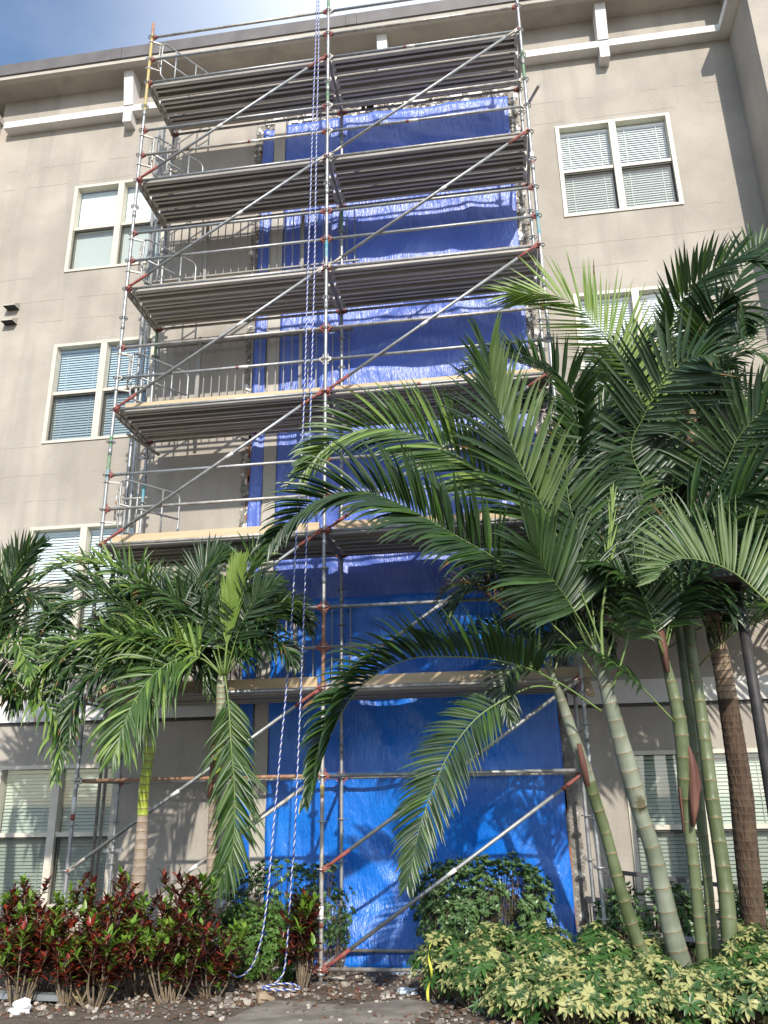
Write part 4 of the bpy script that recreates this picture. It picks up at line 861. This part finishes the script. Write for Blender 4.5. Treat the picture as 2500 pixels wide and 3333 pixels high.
# ================================================================= STREET LAMP
ly = -1.0; lx = P(2447, 2200, ly).x; LZ = P(2405, 1900, ly).z
lp = thing('street_lamp', (lx, ly, groundz(ly)), 'dark bronze street lamp with flat round hood among the palm fronds at the right', 'street lamp')
m_ = MB(); m_.tube([(lx, ly, groundz(ly)), (lx, ly, .6), (lx, ly, 2.35), (lx, ly, LZ-.38)], [.085, .062, .056, .052], 18)
m_.tube([(lx, ly, LZ-.38), (lx, ly, LZ-.35), (lx, ly, LZ-.3), (lx, ly, LZ-.25), (lx, ly, LZ)], [.055, .07, .065, .038, .036], 18); m_.build('pole', LMP, lp)
hx = P(2364, 1885, ly).x; hz = LZ+.02; m_ = MB()
prof = [(.0, .14), (.08, .135), (.14, .11), (.24, .065), (.33, .025), (.35, .005), (.35, -.015), (.31, -.03), (.27, -.012)]
rings = [[(hx+r_*math.cos(2*math.pi*k/40), ly+r_*math.sin(2*math.pi*k/40), hz+z_) for k in range(40)] for r_, z_ in prof]
b = len(m_.v)
for r_ in rings: m_.v += r_
for j in range(len(rings)-1):
    for k in range(40): m_.f.append((b+j*40+k, b+j*40+(k+1) % 40, b+(j+1)*40+(k+1) % 40, b+(j+1)*40+k)); m_.m.append(0); m_.sm.append(True)
m_.build('hood', LMP, lp)
m_ = MB(); b = len(m_.v); m_.v += [(hx+.27*math.cos(2*math.pi*k/40), ly+.27*math.sin(2*math.pi*k/40), hz-.012) for k in range(40)]; m_.f.append(tuple(range(b, b+40))[::-1]); m_.m.append(0); m_.sm.append(False); m_.build('lens', LGL, lp)
m_ = MB(); m_.box(hx-.02, hx+.14, ly-.03, ly+.03, hz-.04, hz-.016); m_.build('lamp_arm', LMP, lp)

# ================================================================= RAMP RAIL and bench rail at the right
t_ = thing('ramp_railing', (4.2, .8, -.2), 'dark picket railing of a ramp below the right ground floor window', 'railing')
RAD = mat('dark_railing', (.06, .06, .065), .5)
a = P(1955, 2832, .95); b_ = P(2540, 2905, .95)
m_ = MB(); m_.bar(a, b_, .05, .045); m_.build('handrail', RAD, t_)
m_ = MB(); m_.bar(a-Vector((0, 0, .85)), b_-Vector((0, 0, .85)), .03, .03); m_.build('bottom_rail', RAD, t_)
pk = MB(); pk.bar((0, 0, -.85), (0, 0, -.02), .016, .016); pme = bpy.data.meshes.new('picket'); pme.from_pydata(pk.v, [], pk.f); pme.materials.append(RAD)
for k in range(19): link('picket', pme, t_, a.lerp(b_, (k+.5)/19))
for k in (0, 1):
    q = a.lerp(b_, k); m_ = MB(); m_.bar(q, (q.x, q.y, -.2), .05, .05); m_.build('post', RAD, t_)
t_ = thing('low_rail', (3.85, .55, -.2), 'low grey aluminium rail half hidden in the yellow shrubs', 'rail')
a = P(2085, 3040, .5); b_ = P(2440, 3075, .5); m_ = MB(); m_.bar(a, b_, .09, .05); m_.build('top_rail', ALU, t_)
for k in (.25, .75): q = a.lerp(b_, k); m_ = MB(); m_.bar(q, (q.x, q.y, -.2), .05, .05); m_.build('post', ALU, t_)

# ================================================================= SHRUBS
def leafquad(mb, p, d, nrm, l, w_, m, droop=.15, seg=3, lob=0):
    """pointed oval leaf, folded along the middle"""
    sv = d.cross(nrm); sv = sv.normalized() if sv.length > 1e-4 else d.orthogonal().normalized(); nn = sv.cross(d).normalized()
    b = len(mb.v); pos = p.copy(); dd = d.copy()
    prof = {3: (.25, 1, .85, .06), 4: (.2, .85, 1, .7, .05), 2: (.3, 1, .05)}[seg]
    for i in range(seg+1):
        ww = w_*prof[i]/2
        mb.v += [tuple(pos-sv*ww+nn*ww*.35), tuple(pos), tuple(pos+sv*ww+nn*ww*.35)]
        pos = pos+dd*l/seg; dd = (dd+Vector((0, 0, -droop))).normalized()
    for i in range(seg):
        for h in (0, 1): mb.f.append((b+i*3+h, b+i*3+h+1, b+i*3+h+4, b+i*3+h+3)); mb.m.append(m); mb.sm.append(True)
def rv(r_): 
    a = r_.uniform(0, 2*math.pi); z = r_.uniform(-1, 1); s_ = math.sqrt(1-z*z); return Vector((s_*math.cos(a), s_*math.sin(a), z))
def croton(x, y, h, wd, label, seed, red=.5):
    r_ = random.Random(seed); gz_ = groundz(y)
    t_ = thing('croton_shrub', (x, y, gz_), label, 'shrub', 'red and green croton shrubs along the bottom left')
    lv = MB(); st = MB(); heads = []
    for k in range(r_.randint(15, 19)):
        an = r_.uniform(0, 6.28); rr = wd*math.sqrt(r_.random()); hh = h*r_.uniform(.48, 1.0); top = Vector((x+rr*math.cos(an), y+rr*.7*math.sin(an), gz_+hh))
        b0_ = Vector((x+rr*.3*math.cos(an), y+rr*.25*math.sin(an), gz_-.02)); mid = b0_.lerp(top, .45)+Vector((r_.uniform(-.06, .06), r_.uniform(-.05, .05), 0))
        pts = catmull([b0_, mid, top], 5); st.tube(pts, [.011-.007*i/(len(pts)-1) for i in range(len(pts))], 5)
        for q in range(r_.randint(2, 4)):
            bp = pts[r_.randint(4, len(pts)-2)]; tip = bp+Vector((r_.uniform(-.2, .2), r_.uniform(-.15, .15), r_.uniform(.08, .3))); tip.z = min(tip.z, gz_+h); st.tube([bp, tip], .004, 4); heads.append((bp, tip))
        heads.append((pts[5], top))
    for (bp, tip) in heads:
        n = r_.randint(14, 24); gtop = r_.random() < .36
        for k in range(n):
            f = .2+.8*(k/n)**.8; p = bp.lerp(tip, f); an = k*2.4+r_.uniform(-.3, .3); el = .15+1.0*(f-.2)
            el += r_.uniform(-.25, .35); d = Vector((math.cos(an)*math.cos(el), math.sin(an)*math.cos(el), math.sin(el))).normalized()
            if gtop and f > .62: m = 2
            else: m = 1 if r_.random() < red*.55 else (2 if r_.random() < .16 else 0)
            leafquad(lv, p, d, Vector((0, 0, 1)), r_.uniform(.06, .15), r_.uniform(.026, .052), m, r_.uniform(.0, .4), 3)
    lv.build('leaves', [CR1, CR2, CR3], t_); st.build('stems', TWI, t_)
cl = [((-40, 3000, -1.0), 1.12, 'dark red croton shrub at the left edge, fullest of the red ones', .9), ((150, 2950, -.9), 1.18, 'maroon croton shrub with a tall tip in front of the window mullion', .6),
      ((330, 2960, -1.0), 1.15, 'bright red and green croton shrub between the window and the first palm trunk', .9), ((80, 3080, -1.5), .80, 'low croton shrub with bare forked stems at the bottom left corner', .8),
      ((470, 3010, -.9), .98, 'green tipped croton shrub at the foot of the palm with the swollen base', .35), ((620, 2960, -.75), 1.12, 'bronze and green croton shrub just left of the rope tied palm trunk', .3),
      ((320, 3130, -1.5), .72, 'sparse low croton shrub, front row below the bright red one', .6), ((560, 3130, -1.3), .78, 'dark low croton shrub with thick pale stems left of the rope knot', .35),
      ((240, 3130, -1.45), .85, 'dark red croton shrub in the front row between two taller ones', .8), ((690, 3080, -.9), .7, 'low dark croton shrub at the foot of the rope tied palm', .4),
      ((985, 2950, -.45), .98, 'thin dark croton shrub between the two ropes and the middle standard', .5)]
for k, ((u, v, Y), h, lab, red) in enumerate(cl):
    p = P(u, v, Y); croton(p.x, Y, h*(.84+.06*(k%3)), .36 if k != 10 else .15, lab, 50+k, red)
def hedge(x0, x1, y0, y1, h, label, seed, n, ml, soft=False, under=.35, gap=-.3):
    r_ = random.Random(seed); xc = (x0+x1)/2; yc = (y0+y1)/2; gz_ = groundz(yc)
    t_ = thing('hedge_shrub', (xc, yc, gz_), label, 'shrub'); lv = MB(); st = MB()
    for k in range(n):
        # rosettes near the outer shell
        for _ in range(20):
            q = Vector((r_.uniform(-1, 1), r_.uniform(-1, 1), r_.uniform(-.9, 1)))
            l_ = (abs(q.x)**3+abs(q.y)**3+abs(max(q.z, -.5))**3)**(1/3)
            if .68 < l_ < 1.02+.08*MN.noise(q*3): break
        p = Vector((xc+q.x*(x1-x0)/2, yc+q.y*(y1-y0)/2, gz_+h*under+(q.z*.5+.5)*h*(1-under)))
        p.z += .10*MN.noise(Vector((p.x*3.5, p.y*4, 3)))
        if MN.noise(Vector((p.x*3.2, p.y*3.2, p.z*3.2+seed))) < gap+.25*(.45-(p.z-gz_)/h)*(not soft): continue
        out_ = Vector((q.x*.6, q.y*.6, q.z+.35)).normalized()
        if r_.random() < .4: st.tube([p, p-out_*.10-Vector((0, 0, .05)), p.lerp(Vector((xc+q.x*.8*(x1-x0)/2, yc+q.y*.5*(y1-y0)/2, gz_)), .5)+rv(r_)*.05, (xc+q.x*.85*(x1-x0)/2, yc+q.y*.3*(y1-y0)/2, gz_)], .0028, 3, cap=False)
        m = r_.randint(6, 9); a0_ = out_.orthogonal().normalized(); b0_ = out_.cross(a0_)
        for i in range(m):
            an = i*6.28/m+r_.uniform(-.3, .3); el = r_.uniform(.15, .8)
            d = (a0_*math.cos(an)+b0_*math.sin(an))*math.cos(el)+out_*math.sin(el)
            leafquad(lv, p, d.normalized(), out_, r_.uniform(.04, .085)*(.75 if soft else 1), r_.uniform(.022, .038)*(.6 if soft else 1), 0, .08, 2)
    lv.build('leaves', ml, t_); st.build('stems', TWI, t_)
def hx_(u, Y): return P(u, 2950, Y).x
hedge(hx_(740, .55), hx_(1150, .55), .25, .85, 1.20, 'leggy green hedge bush behind the ropes, crossed by the middle scaffold standards', 5, 760, PIT, under=.25, gap=-.02)
hedge(hx_(690, .1), hx_(985, .1), -.15, .35, .78, 'soft bright green bush right of the rope tied palm trunk', 6, 1500, PIB, True, .05, -.35)
hedge(hx_(1345, .6), hx_(1800, .6), .35, .95, 1.22, 'trimmed dark green hedge bush in front of the right half of the blue tarp', 7, 1500, PIT, under=.2)
hedge(hx_(1940, .7), hx_(2290, .7), .5, .88, .92, 'dark green bush below the ramp railing, left of the palm stems', 8, 560, PIT, under=.2)
hedge(hx_(2340, .7), hx_(2560, .7), .5, .88, .95, 'dark green bush at the right behind the brown trunk', 9, 380, PIT, under=.2)
hedge(hx_(540, .4), hx_(700, .4), .2, .7, .62, 'soft green bush between the two left palm trunks', 12, 300, PIB, True, .1)
def scheff(x, y, h, wd, label, seed, yel=.7, n=58):
    r_ = random.Random(seed); gz_ = groundz(y)
    t_ = thing('schefflera_shrub', (x, y, gz_), label, 'shrub', 'yellow variegated schefflera shrubs along the bottom right'); lv = MB(); st = MB()
    for k in range(n):
        th = r_.uniform(0, 6.28); q = r_.random()**.6; z = h*(1-.55*q**2.2)*r_.uniform(.72, 1.05) if r_.random() < .66 else h*r_.uniform(.08, .8)
        p = Vector((x+wd*q*math.cos(th), y+wd*.9*q*math.sin(th), gz_+z)); ax = Vector((q*math.cos(th)*.9, q*math.sin(th)*.9-.25, 1)).normalized()
        st.tube([p, p-ax*.1, (x+.4*wd*q*math.cos(th), y+.4*wd*q*math.sin(th), gz_)], .004, 3, cap=False)
        nl = r_.randint(7, 9); a0_ = ax.orthogonal().normalized(); b0_ = ax.cross(a0_); L_ = r_.uniform(.06, .115); mi = 0 if r_.random() < yel else 1; ph = r_.uniform(0, 6.28)
        for i in range(nl):
            an = ph+i*6.28/nl+r_.uniform(-.15, .15); el = r_.uniform(-.05, .3)
            d = (a0_*math.cos(an)+b0_*math.sin(an))*math.cos(el)+ax*math.sin(el)
            leafquad(lv, p+d*.012, d.normalized(), ax, L_*r_.uniform(.85, 1.15), L_*.36, mi, .16, 3)
    lv.build('leaves', [SHE, SHD], t_); st.build('stems', TWI, t_)
sl = [((1450, -.75), .58, .30, 'yellow variegated shrub at the path edge with yellow tape hanging on its left', .75), ((1600, -.35), .60, .32, 'yellow variegated shrub below the dark green hedge bush', .7),
      ((1780, -.1), .62, .32, 'variegated shrub at the right foot of the blue tarp', .55), ((1950, .05), .60, .30, 'greener variegated shrub at the base of the right front standard', .5),
      ((1560, -1.25), .52, .30, 'variegated shrub over dry brown frond bits, bottom row', .75), ((1760, -.95), .55, .34, 'dense pale yellow shrub in the middle of the bottom right bed', .8),
      ((1960, -.7), .56, .32, 'variegated shrub left of the leaning green palm stem', .6), ((1900, -1.45), .46, .32, 'bright yellow shrub at the bottom edge below the leaning stem', .75),
      ((2110, -.25), .52, .26, 'variegated shrub between the two leaning palm stems', .6), ((2130, -1.3), .42, .3, 'yellow green shrub at the foot of the whitish stem, bottom edge', .8),
      ((2320, -1.35), .42, .3, 'yellow green shrub hiding the foot of the thick palm stems', .8), ((2460, -.6), .60, .3, 'variegated shrub right of the thickest palm stem', .6),
      ((2500, -1.3), .48, .3, 'variegated shrub in the bottom right corner', .7), ((2450, 0.1), .62, .3, 'greener variegated shrub in front of the brown fibrous trunk', .5), ((1700, -1.7), .42, .3, 'low yellow shrub at the bottom edge right of the path', .8),
      ((1840, -2.0), .40, .3, 'pale yellow shrub cut by the bottom edge below the leaning stem', .85), ((2030, -1.9), .36, .3, 'yellow shrub cut by the bottom edge left of the whitish stem', .8), ((2230, -1.9), .36, .3, 'yellow shrub cut by the bottom edge under the thick stems', .85), ((2440, -1.9), .40, .3, 'bright shrub cut by the bottom edge near the right corner', .85)]
for k, ((u, Y), h, wd, lab, yl) in enumerate(sl):
    p = P(u, 3100, Y); scheff(p.x, Y, h, wd*1.12, lab, 300+k, yl, 105)

# ================================================================= DEBRIS
rd_ = random.Random(17); gv = MB()
for k in range(4600):
    u = rd_.uniform(0, 1); y = rd_.uniform(-2.1, 1.45); x = rd_.uniform(-3.8, 2.6)
    if -.3 < x < 1.2 and y < -.95: 
        if rd_.random() < .72: continue
    s_ = .005+.015*rd_.random()**2*(2.4 if rd_.random() < .05 else 1); z = groundz(y)+.012; i = len(gv.v); mi = rd_.choice([0, 1, 1, 4, 4, 0 if rd_.random() < .5 else 4])
    dirs = [Vector((rd_.uniform(.6, 1.3)*s_*a_, rd_.uniform(.5, 1.2)*s_*b_, rd_.uniform(.3, .8)*s_*c_)) for a_ in (-1, 1) for b_ in (-1, 1) for c_ in (-1, 1)]
    rot = Matrix.Rotation(rd_.uniform(0, 3.14), 3, 'Z')
    for d in dirs: q = rot @ d; gv.v.append((x+q.x, y+q.y, z+q.z+s_*.3))
    for f in ((0, 1, 3, 2), (4, 6, 7, 5), (0, 4, 5, 1), (2, 3, 7, 6), (0, 2, 6, 4), (1, 5, 7, 3)): gv.f.append(tuple(i+q for q in f)); gv.m.append(mi); gv.sm.append(False)
for k in range(420):
    y = rd_.uniform(-1.9, 1.3); x = rd_.uniform(-3.6, 2.4); an = rd_.uniform(0, 6.28); p = Vector((x, y, groundz(y)+.03)); l_ = rd_.uniform(.03, .08)
    d = Vector((math.cos(an), math.sin(an), rd_.uniform(-.1, .25))).normalized(); sv = d.cross(UPZ).normalized()*l_*.22
    gv.quad(p, p+d*l_*.5-sv, p+d*l_, p+d*l_*.5+sv, rd_.choice([1, 1, 2, 3]))
tag(gv.build('gravel', [ST1, ST2, LF['dead'], CR2, ST3]), 'stone chips, plaster crumbs and bark mulch on the soil under the scaffold', 'gravel', kind='stuff')
def chunk(name, u, v, size, m_, label, cat, seed, rise=.0, flat=.5, n=8):
    r_ = random.Random(seed); gy = -.3
    for _ in range(6):
        gzz = groundz(gy); d = r2*((u-1250)/FOC)+u2*((1666.5-v)/FOC)+fw; p = CAM+d*((gzz+rise-CAM.z)/d.z); gy = p.y
    m = MB(); ru = 5
    def fn(a, b):
        th = a*2*math.pi; ph = b*math.pi; s_ = 1+.35*MN.noise(Vector((math.cos(th)*2*math.sin(ph)+seed, math.sin(th)*2*math.sin(ph), math.cos(ph)*2)))*2
        return (p.x+size[0]*s_*math.cos(th)*math.sin(ph), p.y+size[1]*s_*math.sin(th)*math.sin(ph), p.z+size[2]*.6+size[2]*s_*math.cos(ph))
    m.grid(fn, n, n-2, 0, False); o = m.build(name, m_); tag(o, label, cat); return o
chunk('wood_block', 862, 3262, (.10, .07, .06), BRT, 'broken brown block lying on the soil at the rope end', 'block', 1, n=6)
chunk('plaster_scrap', 1325, 3235, (.10, .07, .03), PLA, 'crumpled pale plastic scrap on the soil below the tarp', 'scrap', 2, n=14)
chunk('paper_scrap', 62, 3300, (.10, .07, .07), PAP, 'crumpled white paper in the bottom left corner', 'paper', 3, n=14)
chunk('stone_slab', 1090, 3192, (.10, .06, .025), ST1, 'flat tan stone at the foot of the middle standard', 'stone', 4, n=6)
chunk('stone_slab', 1160, 3146, (.16, .06, .02), ST1, 'grey slab piece lying along the tarp hem', 'stone', 5, n=6)
chunk('plastic_film', 1310, 3172, (.18, .06, .015), PLA, 'clear plastic film lying under the front bottom ledger', 'plastic film', 6, n=14)
cb = MB(); cy = -1.62; a = P(-60, 3325, -1.5); 
a = Vector((-3.3, -1.28, groundz(-1.3)+.06)); bq = Vector((-2.02, -1.36, groundz(-1.3)+.055)); cq = a.lerp(bq, .86)
cb.bar(a, cq, .12, .05, 0); cb.bar(cq+Vector((.001, 0, 0)), bq, .122, .052, 1); tag(cb.build('kerb_edging', [ALU, YEL]), 'grey edging strip with a yellow end at the bottom left corner', 'edging')
# caution tape hanging on the shrub by the path
tp = MB(); pts = [P(1405, 3065, -.9), P(1395, 3110, -1.0), P(1405, 3170, -1.05), P(1392, 3225, -1.05), P(1400, 3290, -1.1), P(1410, 3345, -1.15)]
pc = catmull(pts, 6)
for i in range(len(pc)-1):
    w1 = Vector((.014*math.cos(i*.35), .014*math.sin(i*.35), .006)); w2 = Vector((.014*math.cos(i*.35+.35), .014*math.sin(i*.35+.35), .006)); tp.quad(pc[i]-w1, pc[i]+w1, pc[i+1]+w2, pc[i+1]-w2, 0, True)
tag(tp.build('caution_tape', CTP), 'yellow plastic tape strip dangling from the shrub beside the path', 'tape')
dr = MB(); r_ = random.Random(4)
for k in range(46):
    p = P(r_.uniform(1540, 1760), r_.uniform(3240, 3320), -1.35); d = Vector((r_.uniform(.5, 1), r_.uniform(-.3, .1), -r_.uniform(.1, .5))).normalized(); leafquad(dr, p, d, UPZ, r_.uniform(.15, .32), .009, 0, .05, 3)
tag(dr.build('dry_frond', LF['dead']), 'dry brown palm frond fallen on the yellow shrubs', 'dead leaf')
